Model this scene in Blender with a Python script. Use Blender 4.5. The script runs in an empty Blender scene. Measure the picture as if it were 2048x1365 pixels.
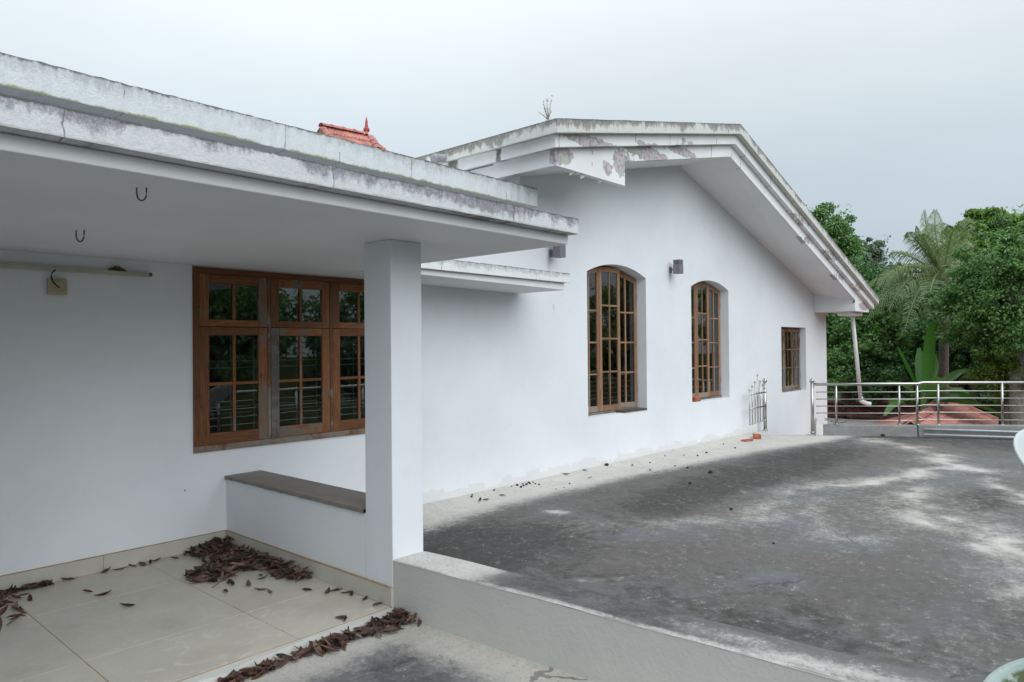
import bpy, math, random
import numpy as np
from mathutils import Vector, Matrix
from mathutils.geometry import tessellate_polygon
rnd = random.Random(7)
S = bpy.context.scene
COL = S.collection
# ------------------------------------------------------------------ camera
H = 1.47                                   # eye height above the porch floor
F, YAW, PITCH, ROLL = 1417.73, 0.731278, 0.008577, -0.008833   # focal in px of a 2048 wide frame
cy, sy = math.cos(YAW), math.sin(YAW)
fh, rh, uh = Vector((cy, sy, 0)), Vector((sy, -cy, 0)), Vector((0, 0, 1))
FW = fh*math.cos(PITCH)+uh*math.sin(PITCH)
up_ = uh*math.cos(PITCH)-fh*math.sin(PITCH)
RT = rh*math.cos(ROLL)+up_*math.sin(ROLL)
UP = up_*math.cos(ROLL)-rh*math.sin(ROLL)
cam = bpy.data.cameras.new('camera'); cam.lens = F*36/2048; cam.sensor_width = 36
cam.clip_start = 0.05; cam.clip_end = 2000
camo = bpy.data.objects.new('camera', cam); COL.objects.link(camo)
camo.matrix_world = Matrix(((RT.x, UP.x, -FW.x, 0), (RT.y, UP.y, -FW.y, 0), (RT.z, UP.z, -FW.z, H), (0, 0, 0, 1)))
S.camera = camo
def ray(x, y): return FW+RT*((x-1024)/F)-UP*((y-682.5)/F)
def onz(x, y, z): d = ray(x, y); return Vector((0, 0, H))+d*((z-H)/d.z)
def ony(x, y, Y): d = ray(x, y); return Vector((0, 0, H))+d*(Y/d.y)
def onx(x, y, X): d = ray(x, y); return Vector((0, 0, H))+d*(X/d.x)
def atd(x, y, D): d = ray(x, y); return Vector((0, 0, H))+d*(D/math.hypot(d.x, d.y))
# ------------------------------------------------------------------ sky, sun, exposure
W = bpy.data.worlds.new('World'); S.world = W; W.use_nodes = True
SUN_EL, SUN_AZ = math.radians(32), math.radians(-103)     # direction to the sun, azimuth from +X
# (node graph filled in below once the helpers exist)
sun = bpy.data.lights.new('sun', 'SUN'); sun.energy = 1.45; sun.angle = math.radians(60); sun.color = (.90, .955, 1.0)
suno = bpy.data.objects.new('sun', sun); COL.objects.link(suno)
sd = Vector((math.cos(SUN_EL)*math.cos(SUN_AZ), math.cos(SUN_EL)*math.sin(SUN_AZ), math.sin(SUN_EL)))
suno.rotation_euler = sd.to_track_quat('Z', 'Y').to_euler(); suno.location = (0, 0, 30)
vs = S.view_settings; vs.view_transform = 'Standard'; vs.look = 'None'; vs.gamma = 1; vs.exposure = 0.2; vs.use_curve_mapping = False
# ------------------------------------------------------------------ node helpers
class NT:
    def __init__(s, tree): s.t = tree; s.t.nodes.clear()
    def n(s, typ, _ins=None, **props):
        nd = s.t.nodes.new(typ)
        for k, v in props.items(): setattr(nd, k, v)
        for k, v in (_ins or {}).items(): s.put(nd.inputs[k], v)
        return nd
    def put(s, sock, v):
        if isinstance(v, bpy.types.NodeSocket): s.t.links.new(v, sock)
        elif v is not None:
            if isinstance(v, (tuple, list)) and len(v) == 3 and sock.type == 'RGBA': v = (*v, 1)
            sock.default_value = v
    def m(s, op, a, b=None, c=None, clamp=False):
        nd = s.n('ShaderNodeMath', operation=op, use_clamp=clamp); s.put(nd.inputs[0], a)
        if b is not None: s.put(nd.inputs[1], b)
        if c is not None: s.put(nd.inputs[2], c)
        return nd.outputs[0]
    def step(s, x, a, b):
        nd = s.n('ShaderNodeMapRange', {'From Min': a, 'From Max': b}, interpolation_type='SMOOTHSTEP'); s.put(nd.inputs['Value'], x); return nd.outputs[0]
    def mix(s, f, a, b, mode='MIX'):
        nd = s.n('ShaderNodeMix', data_type='RGBA', blend_type=mode); s.put(nd.inputs[0], f); s.put(nd.inputs[6], a); s.put(nd.inputs[7], b); return nd.outputs[2]
    def noise(s, vec, scale, detail=5, rough=.55, dist=0): 
        nd = s.n('ShaderNodeTexNoise', {'Scale': scale, 'Detail': detail, 'Roughness': rough, 'Distortion': dist})
        if vec is not None: s.put(nd.inputs['Vector'], vec)
        return nd.outputs['Fac']
    def map(s, vec, scale=(1, 1, 1), loc=(0, 0, 0)):
        nd = s.n('ShaderNodeMapping'); s.put(nd.inputs['Vector'], vec); nd.inputs['Scale'].default_value = scale; nd.inputs['Location'].default_value = loc; return nd.outputs[0]
    def sep(s, v): nd = s.n('ShaderNodeSeparateXYZ'); s.put(nd.inputs[0], v); return nd.outputs
    def obj(s): return s.n('ShaderNodeTexCoord').outputs['Object']
    def pos(s): return s.n('ShaderNodeNewGeometry').outputs['Position']
    def uv(s): return s.n('ShaderNodeUVMap').outputs[0]
    def attr(s, a): return s.n('ShaderNodeAttribute', attribute_name=a).outputs['Fac']
    def rndm(s): return s.n('ShaderNodeObjectInfo').outputs['Random']
    def bump(s, h, strength, dist=.01):
        nd = s.n('ShaderNodeBump', {'Strength': strength, 'Distance': dist}); s.put(nd.inputs['Height'], h); return nd.outputs[0]
    def out(s, sh): s.t.links.new(sh, s.n('ShaderNodeOutputMaterial').inputs[0])
    def bsdf(s, col, rough=.6, normal=None, metal=0, spec=.5, **kw):
        nd = s.n('ShaderNodeBsdfPrincipled'); s.put(nd.inputs['Base Color'], col); s.put(nd.inputs['Roughness'], rough); s.put(nd.inputs['Metallic'], metal); s.put(nd.inputs['Specular IOR Level'], spec)
        for k, v in kw.items(): s.put(nd.inputs[k], v)
        if normal is not None: s.put(nd.inputs['Normal'], normal)
        return nd.outputs[0]
MATS = {}
def mat(name):
    m = bpy.data.materials.new(name); m.use_nodes = True; MATS[name] = m; return NT(m.node_tree)
# overcast sky: Nishita seen through a nearly closed cloud layer, brighter overhead
w = NT(W.node_tree)
sky = w.n('ShaderNodeTexSky', sky_type='NISHITA', sun_disc=False, sun_elevation=SUN_EL, sun_rotation=math.pi/2-SUN_AZ, air_density=1, dust_density=2.5, ozone_density=1)
gen = w.n('ShaderNodeTexCoord').outputs['Generated']
ez = w.m('MAXIMUM', w.sep(gen)[2], 0.0)
lum = w.m('MULTIPLY_ADD', w.m('POWER', ez, 1.5), 15.5, 5.5)
cn = w.noise(w.map(gen, (1, 1, 2.2)), 1.6, 4, .5)
lum = w.m('MULTIPLY', lum, w.m('MULTIPLY_ADD', cn, .34, .83))
tint = w.mix(w.step(ez, 0.0, .45), (.74, .89, 1.0), (.90, .97, 1.0))
cl = w.n('ShaderNodeVectorMath', operation='SCALE'); w.put(cl.inputs[0], tint); w.put(cl.inputs['Scale'], lum)
skc = w.mix(.86, sky.outputs[0], cl.outputs[0])
bg = w.n('ShaderNodeBackground', {'Strength': .1}); w.put(bg.inputs[0], skc)
w.t.links.new(bg.outputs[0], w.n('ShaderNodeOutputWorld').inputs[0])
# ------------------------------------------------------------------ materials
def paint(name, base, dirt=None, rough=.6, bumpy=.12, band=False, specks=True, porchdim=False):
    n = mat(name); P = n.pos()
    big = n.noise(P, 1.3, 4, .6); fine = n.noise(P, 55, 4, .6); med = n.noise(P, 7, 5, .6)
    c = n.mix(n.step(big, .3, .75), base, tuple(x*.93 for x in base))
    c = n.mix(n.m('MULTIPLY', n.step(med, .56, .8), .35), c, tuple(x*.86 for x in base))
    if band:                                   # dusty repair band along the wall foot, drip stains under fittings
        xyz = n.sep(P)
        edge = n.m('ADD', n.m('MULTIPLY', n.noise(n.map(P, (1, 1, 0)), 1.8, 4, .7), .30), n.m('MULTIPLY', n.m('ROUND', n.m('MULTIPLY', n.noise(n.map(P, (1, 1, 0)), 3.1, 2, .4), 5)), .035))
        f = n.m('LESS_THAN', n.m('MULTIPLY_ADD', xyz[0], .006, xyz[2]), n.m('SUBTRACT', edge, .155))
        f = n.m('MULTIPLY', f, n.m('GREATER_THAN', xyz[0], 2.9))
        c = n.mix(n.m('MULTIPLY', n.m('MULTIPLY', f, n.m('LESS_THAN', xyz[0], 12.3)), .42), c, (.62, .59, .55))
        low = n.step(n.m('ADD', xyz[2], n.m('MULTIPLY', med, .14)), .06, -.04)
        c = n.mix(n.m('MULTIPLY', n.m('MULTIPLY', low, .45), n.m('MULTIPLY', n.m('GREATER_THAN', xyz[0], 2.9), n.m('LESS_THAN', xyz[0], 12.2))), c, (.48, .43, .36))
        for (x, z, w_, l_) in ((6.47, 2.50, .02, .45), (6.55, 1.95, .012, .12), (9.29, 2.5, .015, .18)):
            d = n.m('ABSOLUTE', n.m('SUBTRACT', n.m('ADD', xyz[0], n.m('MULTIPLY', n.m('SUBTRACT', med, .5), .05)), x))
            s_ = n.m('MULTIPLY', n.step(d, w_*2.2, 0.0), n.m('MULTIPLY', n.step(xyz[2], z-l_, z), n.m('LESS_THAN', xyz[2], z+.02)))
            c = n.mix(n.m('MULTIPLY', s_, .4), c, (.25, .27, .29))
    if specks:
        v = n.n('ShaderNodeTexVoronoi', {'Scale': 2.3}); n.put(v.inputs['Vector'], P)
        c = n.mix(n.m('MULTIPLY', n.m('LESS_THAN', v.outputs['Distance'], .018), .7), c, (.12, .11, .11))
    h = n.m('ADD', n.m('MULTIPLY', fine, .4), n.m('MULTIPLY', med, .9))
    n.out(n.bsdf(c, rough, n.bump(h, bumpy, .012), spec=.3))
paint('wall_paint', (.79, .81, .845), band=True)
paint('soffit_paint', (.80, .80, .805), bumpy=.25, specks=False)
paint('porch_paint', (.765, .785, .82))
paint('low_wall_face', (.52, .515, .485), bumpy=.5, rough=.75)
paint('trim_paint', (.80, .80, .81), bumpy=.2, specks=False)
def weathered(name, base, dark, amount, topdark=.6, moss=0.0, cracks=.6, mossy=(.12, .13, .05), whitefoot=0):
    """painted concrete fascia; UV u runs along it in metres, v 0..1 from the lower to the upper edge"""
    n = mat(name); U = n.sep(n.uv()); u, v = U[0], U[1]; P = n.pos()
    def cmb(k): c_ = n.n('ShaderNodeCombineXYZ'); n.put(c_.inputs[0], u); n.put(c_.inputs[1], n.m('MULTIPLY', v, k)); return c_.outputs[0]
    def nrm(x, lo=.34, hi=.66): return n.m('DIVIDE', n.m('SUBTRACT', x, lo), hi-lo, clamp=True)
    st = nrm(n.noise(cmb(.05), 7, 8, .78)); st2 = nrm(n.noise(cmb(.05), 30, 4, .7)); patch = nrm(n.noise(P, 1.7, 4, .6)); fine = nrm(n.noise(P, 70, 4, .7)); med = nrm(n.noise(P, 16, 8, .8))
    ve = n.m('ADD', v, n.m('MULTIPLY', n.m('SUBTRACT', med, .5), .22))
    c = n.mix(n.m('MULTIPLY', n.m('ADD', n.m('MULTIPLY', med, .6), n.m('MULTIPLY', fine, .4)), .8), base, tuple(x*.80 for x in base))
    # drips: each streak hangs from the top edge and runs down to its own length
    length = n.m('ADD', n.m('MULTIPLY', st, .95), n.m('MULTIPLY', n.m('SUBTRACT', patch, .5), .75))
    drip = n.step(n.m('ADD', ve, n.m('MULTIPLY', length, topdark)), .80, 1.30)
    c = n.mix(n.m('MULTIPLY', n.m('MULTIPLY', drip, n.m('MULTIPLY_ADD', fine, .4, .6)), amount), c, dark)
    c = n.mix(n.m('MULTIPLY', n.m('MULTIPLY', n.step(n.m('ADD', ve, n.m('MULTIPLY', st2, .8)), 1.0, 1.4), patch), .6*amount), c, tuple(x*.6 for x in dark))
    c = n.mix(n.m('MULTIPLY', n.step(n.m('ADD', v, n.m('MULTIPLY', n.m('SUBTRACT', med, .5), .16)), .90, .985), .8), c, (.085, .085, .078))
    c = n.mix(n.m('MULTIPLY', n.step(v, .045, .0), .5), c, tuple(min(.85, x*1.2) for x in base))
    vor = n.n('ShaderNodeTexVoronoi', {'Scale': 1.15, 'Randomness': 1.0}, voronoi_dimensions='1D', feature='DISTANCE_TO_EDGE')
    n.put(vor.inputs['W'], n.m('ADD', u, n.m('MULTIPLY', n.noise(P, 14, 3, .6), .045)))
    crack = n.m('MULTIPLY', n.m('LESS_THAN', vor.outputs['Distance'], .0030), n.m('GREATER_THAN', n.noise(P, 3.3, 3, .5), .46))
    c = n.mix(n.m('MULTIPLY', crack, cracks), c, (.06, .06, .055))
    if moss:
        c = n.mix(n.m('MULTIPLY', n.step(n.m('ADD', v, n.m('MULTIPLY', n.m('SUBTRACT', n.noise(P, 6, 5, .75), .5), .35)), .10, .0), moss), c, mossy)
    h = n.m('ADD', n.m('MULTIPLY', fine, .6), n.m('MULTIPLY', med, .7))
    n.out(n.bsdf(c, .8, n.bump(h, .40, .008), spec=.25))
weathered('upper_fascia', (.70, .735, .76), (.42, .435, .44), .6, .55, .85, .7, (.22, .22, .07))
weathered('canopy_fascia', (.68, .69, .715), (.19, .178, .20), .92, .95, .45, .6, (.20, .20, .08))
weathered('shade_fascia', (.80, .81, .815), (.34, .35, .33), .6, .65, .15)
weathered('gable_cap', (.68, .68, .65), (.15, .145, .13), .9, 1.0, .2, .8)
# gable tiers with peeling paint in patches
def peel(name, blobs):
    n = mat(name); P = n.pos(); fine = n.noise(P, 40, 4, .6); med = n.noise(P, 9, 6, .68); chip = n.noise(P, 22, 5, .7)
    c = n.mix(n.step(n.noise(P, 2, 4, .6), .35, .7), (.82, .825, .835), (.75, .755, .77))
    for (px_, py_, wd_) in ((997, 300, .05), (905, 318, .10)):
        yy = onx(px_, py_, 5.48).y; q3 = n.sep(P)
        dr = n.m('MULTIPLY', n.step(n.m('ABSOLUTE', n.m('SUBTRACT', n.m('ADD', q3[1], n.m('MULTIPLY', n.m('SUBTRACT', med, .5), .12)), yy)), wd_, wd_*.5), n.m('LESS_THAN', q3[0], 5.6))
        c = n.mix(n.m('MULTIPLY', dr, .85), c, n.mix(n.step(chip, .4, .6), (.05, .048, .045), (.18, .17, .16)))
    tot = None
    for (x, z, rx, rz, s) in blobs:
        xyz = n.sep(P)
        d = n.m('SQRT', n.m('ADD', n.m('POWER', n.m('DIVIDE', n.m('SUBTRACT', xyz[0], x), rx), 2), n.m('POWER', n.m('DIVIDE', n.m('SUBTRACT', xyz[2], z), rz), 2)))
        f = n.m('MULTIPLY', n.step(d, 1.25, .35), s)
        tot = f if tot is None else n.m('MAXIMUM', tot, f)
    mask = n.step(n.m('ADD', n.m('MULTIPLY', tot, .5), med), .70, .73)
    under = n.mix(n.step(chip, .42, .62), (.56, .51, .53), (.32, .285, .305))
    under = n.mix(n.step(n.noise(P, 3.2, 3, .5), .52, .62), under, (.46, .50, .42))
    edge = n.m('MULTIPLY', n.step(n.m('ADD', n.m('MULTIPLY', tot, .5), med), .685, .70), n.m('SUBTRACT', 1.0, mask))
    c = n.mix(mask, c, under); c = n.mix(n.m('MULTIPLY', edge, .75), c, (.2, .18, .18))
    vor = n.n('ShaderNodeTexVoronoi', {'Scale': 1.3}, voronoi_dimensions='1D', feature='DISTANCE_TO_EDGE')
    n.put(vor.inputs['W'], n.m('ADD', n.sep(P)[0], n.m('MULTIPLY', n.noise(P, 14, 3, .6), .06)))
    c = n.mix(n.m('MULTIPLY', n.m('LESS_THAN', vor.outputs['Distance'], .006), n.m('GREATER_THAN', n.noise(P, 2.3, 3, .5), .5)), c, (.1, .1, .1))
    n.out(n.bsdf(c, .75, n.bump(n.m('ADD', n.m('MULTIPLY', mask, -1.2), n.m('MULTIPLY', fine, .25)), .5, .012), spec=.25))
peel('tier_two_paint', [(6.3, 3.6, .8, .09, .8), (7.4, 3.78, .5, .10, .6), (8.2, 4.0, .5, .10, .35), (12.0, 3.55, .8, .12, .45), (13.5, 3.1, .7, .12, .5), (15.2, 2.6, .6, .1, .4)])
peel('tier_three_paint', [(5.6, 3.42, .28, .14, .95), (6.8, 3.55, .22, .2, .7), (7.3, 3.76, .6, .1, .9), (8.2, 3.95, .5, .07, .7), (6.5, 3.42, .1, .09, .8), (12.6, 3.28, .6, .08, .5), (14.2, 2.75, .6, .08, .5), (15.9, 2.25, .4, .1, 1.0)])
# concrete with pale dust / dark algae fields stored per vertex
def concrete(name, pale, mid, dark, gain=1.0):
    n = mat(name); P = n.pos(); a = n.attr('pale'); d = n.attr('dark')
    def nz(loc, sc, det, ro, lo=.33, hi=.67, dist=0): return n.m('DIVIDE', n.m('SUBTRACT', n.noise(n.map(P, (1, 1, 1), loc), sc, det, ro, dist), lo), hi-lo, clamp=True)
    a1, a2, a3, a4 = nz((0, 0, 0), .9, 5, .6), nz((4, 1, 0), 3.2, 7, .72, .3, .7, .5), nz((9, 2, 0), 12, 8, .8, .36, .64), nz((1, 7, 0), 48, 6, .8, .38, .62)
    mixn = n.m('ADD', n.m('ADD', n.m('MULTIPLY', a2, .36), n.m('MULTIPLY', a3, .34)), n.m('MULTIPLY', a4, .30))
    mixd = n.m('ADD', n.m('ADD', n.m('MULTIPLY', nz((3, 3, 0), 2.3, 7, .7, .3, .7, .8), .5), n.m('MULTIPLY', nz((5, 5, 0), 11, 8, .75), .3)), n.m('MULTIPLY', a4, .2))
    c = n.mix(a2, tuple(x*1.15 for x in mid), tuple(x*.70 for x in mid))
    c = n.mix(n.m('MULTIPLY', n.step(a1, .45, .95), .5), c, (.145*gain, .158*gain, .185*gain))
    c = n.mix(n.m('MULTIPLY', n.step(a1, .45, .0), .4), c, (.105*gain, .095*gain, .082*gain))
    dk = n.m('MULTIPLY', n.step(n.m('ADD', mixd, d), .80, 1.15), .9)
    c = n.mix(dk, c, n.mix(a3, dark, tuple(x*1.8 for x in dark)))
    pm = n.m('MULTIPLY', n.step(n.m('ADD', mixn, a), .66, 1.34), n.m('MULTIPLY_ADD', n.step(a, .2, 1.0), .30, .66))
    c = n.mix(pm, c, n.mix(a2, pale, tuple(x*.80 for x in pale)))
    c = n.mix(n.m('MULTIPLY', n.step(a4, .55, 1.0), .35), c, tuple(x*.45 for x in mid))
    c = n.mix(n.m('MULTIPLY', n.m('GREATER_THAN', n.m('ADD', n.m('MULTIPLY', a4, .6), n.m('MULTIPLY', a3, .4)), .86), .55), c, pale)
    vor = n.n('ShaderNodeTexVoronoi', {'Scale': .3}, feature='DISTANCE_TO_EDGE'); wv = n.n('ShaderNodeVectorMath', operation='ADD'); n.put(wv.inputs[0], P)
    nn = n.n('ShaderNodeTexNoise', {'Scale': 2.0, 'Detail': 4}); sc = n.n('ShaderNodeVectorMath', operation='SCALE'); n.put(sc.inputs[0], nn.outputs['Color']); sc.inputs['Scale'].default_value = .5; n.put(nn.inputs['Vector'], P)
    n.put(wv.inputs[1], sc.outputs[0]); n.put(vor.inputs['Vector'], wv.outputs[0])
    c = n.mix(n.m('MULTIPLY', n.m('MULTIPLY', n.m('LESS_THAN', vor.outputs['Distance'], .0022), n.step(a1, .5, .8)), .55), c, (.035, .034, .033))
    n.out(n.bsdf(c, n.m('MULTIPLY_ADD', a2, .25, .52), n.bump(n.m('ADD', n.m('MULTIPLY', a3, .6), n.m('MULTIPLY', a4, .6)), .6, .006), spec=.35))
concrete('terrace_concrete', (.66, .63, .585), (.120, .111, .104), (.030, .028, .026))
concrete('court_concrete', (.60, .565, .51), (.15, .15, .155), (.045, .045, .050))
concrete('coping_concrete', (.70, .68, .64), (.15, .143, .145), (.045, .043, .046))
concrete('curb_concrete', (.48, .48, .47), (.27, .27, .265), (.10, .10, .10))
def simple(name, col, rough=.6, metal=0, var=.25, scale=6, bump=.2, spec=.4, objrand=0, fine=40):
    n = mat(name); P = n.pos(); f = n.noise(P, scale, 5, .6); g = n.noise(P, fine, 3, .6)
    c = n.mix(n.step(f, .3, .7), col, tuple(x*(1-var) for x in col))
    if objrand:
        r = n.rndm(); hsv = n.n('ShaderNodeHueSaturation'); n.put(hsv.inputs['Color'], c)
        n.put(hsv.inputs['Value'], n.m('MULTIPLY_ADD', r, objrand, 1-objrand/2)); c = hsv.outputs[0]
    n.out(n.bsdf(c, rough, n.bump(g, bump, .004), metal, spec))
simple('stone_coping', (.25, .225, .205), .6, var=.2, bump=.3)
simple('steel', (.50, .485, .46), .30, 1.0, .12, 12, .03)
simple('white_plastic', (.72, .73, .73), .4, var=.12)
simple('grey_pipe', (.48, .50, .52), .45, var=.2)
simple('grey_plastic', (.30, .29, .31), .5, var=.15)
simple('lamp_metal', (.23, .22, .24), .45, .3, var=.15)
simple('lamp_band', (.17, .15, .12), .5, var=.2)
simple('cream_plastic', (.50, .44, .30), .5, var=.2)
simple('batten_plastic', (.48, .47, .38), .5, var=.15)
simple('black_rubber', (.02, .02, .022), .5)
simple('rust_wire', (.16, .14, .12), .7, .4, var=.4, scale=30)
simple('nest_straw', (.24, .12, .045), .95, var=.5, scale=40)
simple('broken_brick', (.42, .13, .06), .9, var=.35, scale=14, bump=.6, objrand=.3)
simple('clod', (.05, .042, .036), .95, var=.5, scale=40, objrand=.6)
simple('clay_tile', (.52, .22, .175), .75, var=.28, scale=5, bump=.4, objrand=.35)
simple('ridge_clay', (.50, .20, .165), .75, var=.35, scale=5, bump=.4, objrand=.25)
simple('old_tile', (.13, .05, .035), .9, var=.6, scale=7, bump=.6, objrand=.5)
simple('old_tile_red', (.26, .07, .045), .9, var=.5, scale=7, bump=.5, objrand=.4)
simple('finial_red', (.45, .07, .07), .6, var=.2)
simple('slab_grey', (.30, .28, .265), .85, var=.2, scale=3)
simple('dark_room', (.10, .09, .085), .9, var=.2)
simple('curtain_grey', (.20, .19, .18), .9)
simple('bark', (.13, .10, .075), .95, var=.5, scale=18, bump=.8)
simple('pale_bark', (.23, .21, .18), .95, var=.4, scale=18, bump=.8)
simple('ground_earth', (.055, .065, .03), 1.0, var=.5, scale=1.2, bump=.5, spec=.0)
simple('dry_stem', (.34, .28, .19), .95, var=.4, scale=20)
simple('grout', (.42, .28, .15), .9, var=.35, scale=9)
simple('rusty_white', (.72, .74, .74), .4, var=.1)
simple('flake_paint', (.75, .74, .72), .7, var=.1)
simple('green_stem', (.10, .16, .05), .7, var=.3)
simple('grille_paint', (.42, .45, .47), .45, var=.15)
n = mat('mossy_pot'); P = n.pos(); c = n.mix(n.step(n.noise(P, 22, 5, .65), .36, .52), (.32, .38, .35), (.07, .09, .035)); c = n.mix(n.step(n.sep(n.obj())[2], .055, .065), c, (.30, .37, .35)); n.out(n.bsdf(c, .7, n.bump(n.noise(P, 60, 3), .5)))
n = mat('dish_paint'); P = n.pos(); f = n.m('MULTIPLY', n.step(n.noise(P, 26, 5, .6), .44, .52), n.step(n.n('ShaderNodeVectorMath', {0: P, 1: tuple(atd(2041, 870, 4.6))}, operation='DISTANCE').outputs['Value'], .05, .02)); n.out(n.bsdf(n.mix(f, (.46, .50, .50), (.25, .10, .05)), .4, n.bump(f, -.2)))
# beige porch tiles with dust swirls
n = mat('porch_tile'); P = n.pos(); b = n.noise(P, 1.6, 5, .6); sw = n.noise(n.map(P, (2.2, 3.2, 1)), 3.5, 6, .72, 1.6); g = n.noise(P, 60, 3)
c = n.mix(n.step(b, .3, .7), (.52, .485, .42), (.43, .40, .34)); c = n.mix(n.m('MULTIPLY', n.step(sw, .52, .66), .6), c, (.60, .585, .55)); c = n.mix(n.m('MULTIPLY', n.step(n.noise(n.map(P, (1, 1, 1), (5, 2, 0)), 2.6, 5, .65), .55, .8), .35), c, (.27, .22, .15))
n.out(n.bsdf(c, n.m('MULTIPLY_ADD', n.step(sw, .4, .7), .35, .32), n.bump(g, .05), spec=.45))
n = mat('skirting_tile'); P = n.pos(); c = n.mix(n.step(n.noise(P, 3, 4), .3, .7), (.56, .535, .48), (.48, .455, .405)); n.out(n.bsdf(c, .38, spec=.45))
# timber: grain along the local long axis given by UV u; weather attribute through object random + noise
def timber(name, base, deep, grey, gz, bias):
    n = mat(name); uv = n.uv(); P = n.pos()
    g1 = n.noise(n.map(uv, (2.0, 38, 1)), 3, 5, .65, .8); g2 = n.noise(n.map(uv, (5, 160, 1)), 2, 3, .6); blot = n.noise(P, 5.5, 5, .68)
    r = n.rndm()
    c = n.mix(n.step(g1, .3, .72), base, deep)
    hsv = n.n('ShaderNodeHueSaturation'); n.put(hsv.inputs['Color'], c); n.put(hsv.inputs['Value'], n.m('MULTIPLY_ADD', r, .55, .72)); c = hsv.outputs[0]
    wz = n.step(n.m('ADD', n.m('ADD', blot, n.m('MULTIPLY', n.m('SUBTRACT', r, .5), .35)), n.m('MULTIPLY', n.step(n.sep(P)[2], gz+.5, gz), .12)), .66-bias, .82-bias)
    c = n.mix(n.m('MULTIPLY', wz, .85), c, n.mix(n.step(g2, .35, .65), grey, tuple(x*.6 for x in grey)))
    c = n.mix(n.m('MULTIPLY', n.step(n.noise(P, 13, 5, .7), .60, .72), .55), c, tuple(x*.35 for x in deep))
    n.out(n.bsdf(c, .55, n.bump(n.m('ADD', g1, n.m('MULTIPLY', g2, .5)), .22, .004), spec=.35))
timber('teak', (.27, .105, .038), (.11, .040, .015), (.205, .165, .135), .75, .03)
timber('teak_worn', (.20, .085, .034), (.10, .045, .022), (.30, .255, .215), .9, .20)
timber('teak_light', (.36, .20, .115), (.20, .10, .055), (.32, .27, .23), .6, .06)
timber('grey_timber', (.13, .115, .105), (.07, .062, .058), (.22, .20, .185), .6, .1)
# glass
def glass(name, tint, rough):
    n = mat(name); fr = n.n('ShaderNodeFresnel', {'IOR': 1.52}).outputs[0]; P = n.pos()
    gl = n.n('ShaderNodeBsdfGlossy', {'Roughness': rough, 'Color': (1, 1, 1, 1)}); n.put(gl.inputs['Normal'], n.bump(n.noise(P, 2.2, 2), .02, .02))
    tr = n.n('ShaderNodeBsdfTransparent', {'Color': (*tint, 1)})
    df = n.n('ShaderNodeBsdfDiffuse', {'Color': (.35, .35, .33, 1)})
    a = n.n('ShaderNodeMixShader'); n.put(a.inputs[0], n.m('MULTIPLY', n.step(n.noise(P, 6, 5, .7), .45, .8), .07)); n.t.links.new(tr.outputs[0], a.inputs[1]); n.t.links.new(df.outputs[0], a.inputs[2])
    b = n.n('ShaderNodeMixShader'); n.put(b.inputs[0], n.m('MULTIPLY', fr, 1.7, clamp=True)); n.t.links.new(a.outputs[0], b.inputs[1]); n.t.links.new(gl.outputs[0], b.inputs[2])
    n.out(b.outputs[0])
glass('pane_glass', (.62, .66, .66), .015)
def leafmat(name, a, b, trans=.35, rough=.38):
    n = mat(name); P = n.pos(); r = n.attr('tone'); f = n.noise(P, 1.1, 3)
    c = n.mix(n.m('ADD', n.m('MULTIPLY', r, .75), n.m('MULTIPLY', f, .3)), a, b)
    p = n.bsdf(c, rough, spec=.55); t = n.n('ShaderNodeBsdfTranslucent'); hs = n.n('ShaderNodeHueSaturation', {'Saturation': 1.1, 'Value': 1.3}); n.put(hs.inputs['Color'], c); n.put(t.inputs[0], hs.outputs[0])
    m = n.n('ShaderNodeMixShader', {0: trans}); n.t.links.new(p, m.inputs[1]); n.t.links.new(t.outputs[0], m.inputs[2]); n.out(m.outputs[0])
leafmat('leaf_mid', (.058, .140, .038), (.165, .320, .078))
leafmat('leaf_deep', (.036, .098, .034), (.100, .215, .064))
leafmat('leaf_lime', (.085, .175, .030), (.220, .350, .060))
leafmat('leaf_grey', (.075, .120, .075), (.150, .210, .135))
leafmat('leaf_palm', (.100, .165, .055), (.240, .310, .125), .3, .4)
leafmat('leaf_banana', (.050, .160, .030), (.115, .280, .060), .4, .35)
leafmat('leaf_dry', (.11, .10, .055), (.24, .20, .12), .2, .7)
n = mat('dead_leaf'); r = n.attr('tone'); ro = n.rndm(); cr = n.n('ShaderNodeValToRGB'); n.put(cr.inputs[0], n.m('FRACT', n.m('ADD', r, ro)))
cr.color_ramp.elements[0].color = (.036, .024, .020, 1); cr.color_ramp.elements[1].color = (.19, .125, .09, 1)
for p_, c_ in ((.35, (.075, .040, .030, 1)), (.6, (.115, .055, .038, 1)), (.8, (.10, .07, .058, 1))): e = cr.color_ramp.elements.new(p_); e.color = c_
n.out(n.bsdf(cr.outputs[0], .6, n.bump(n.noise(n.pos(), 90, 3), .3), spec=.4))
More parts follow.
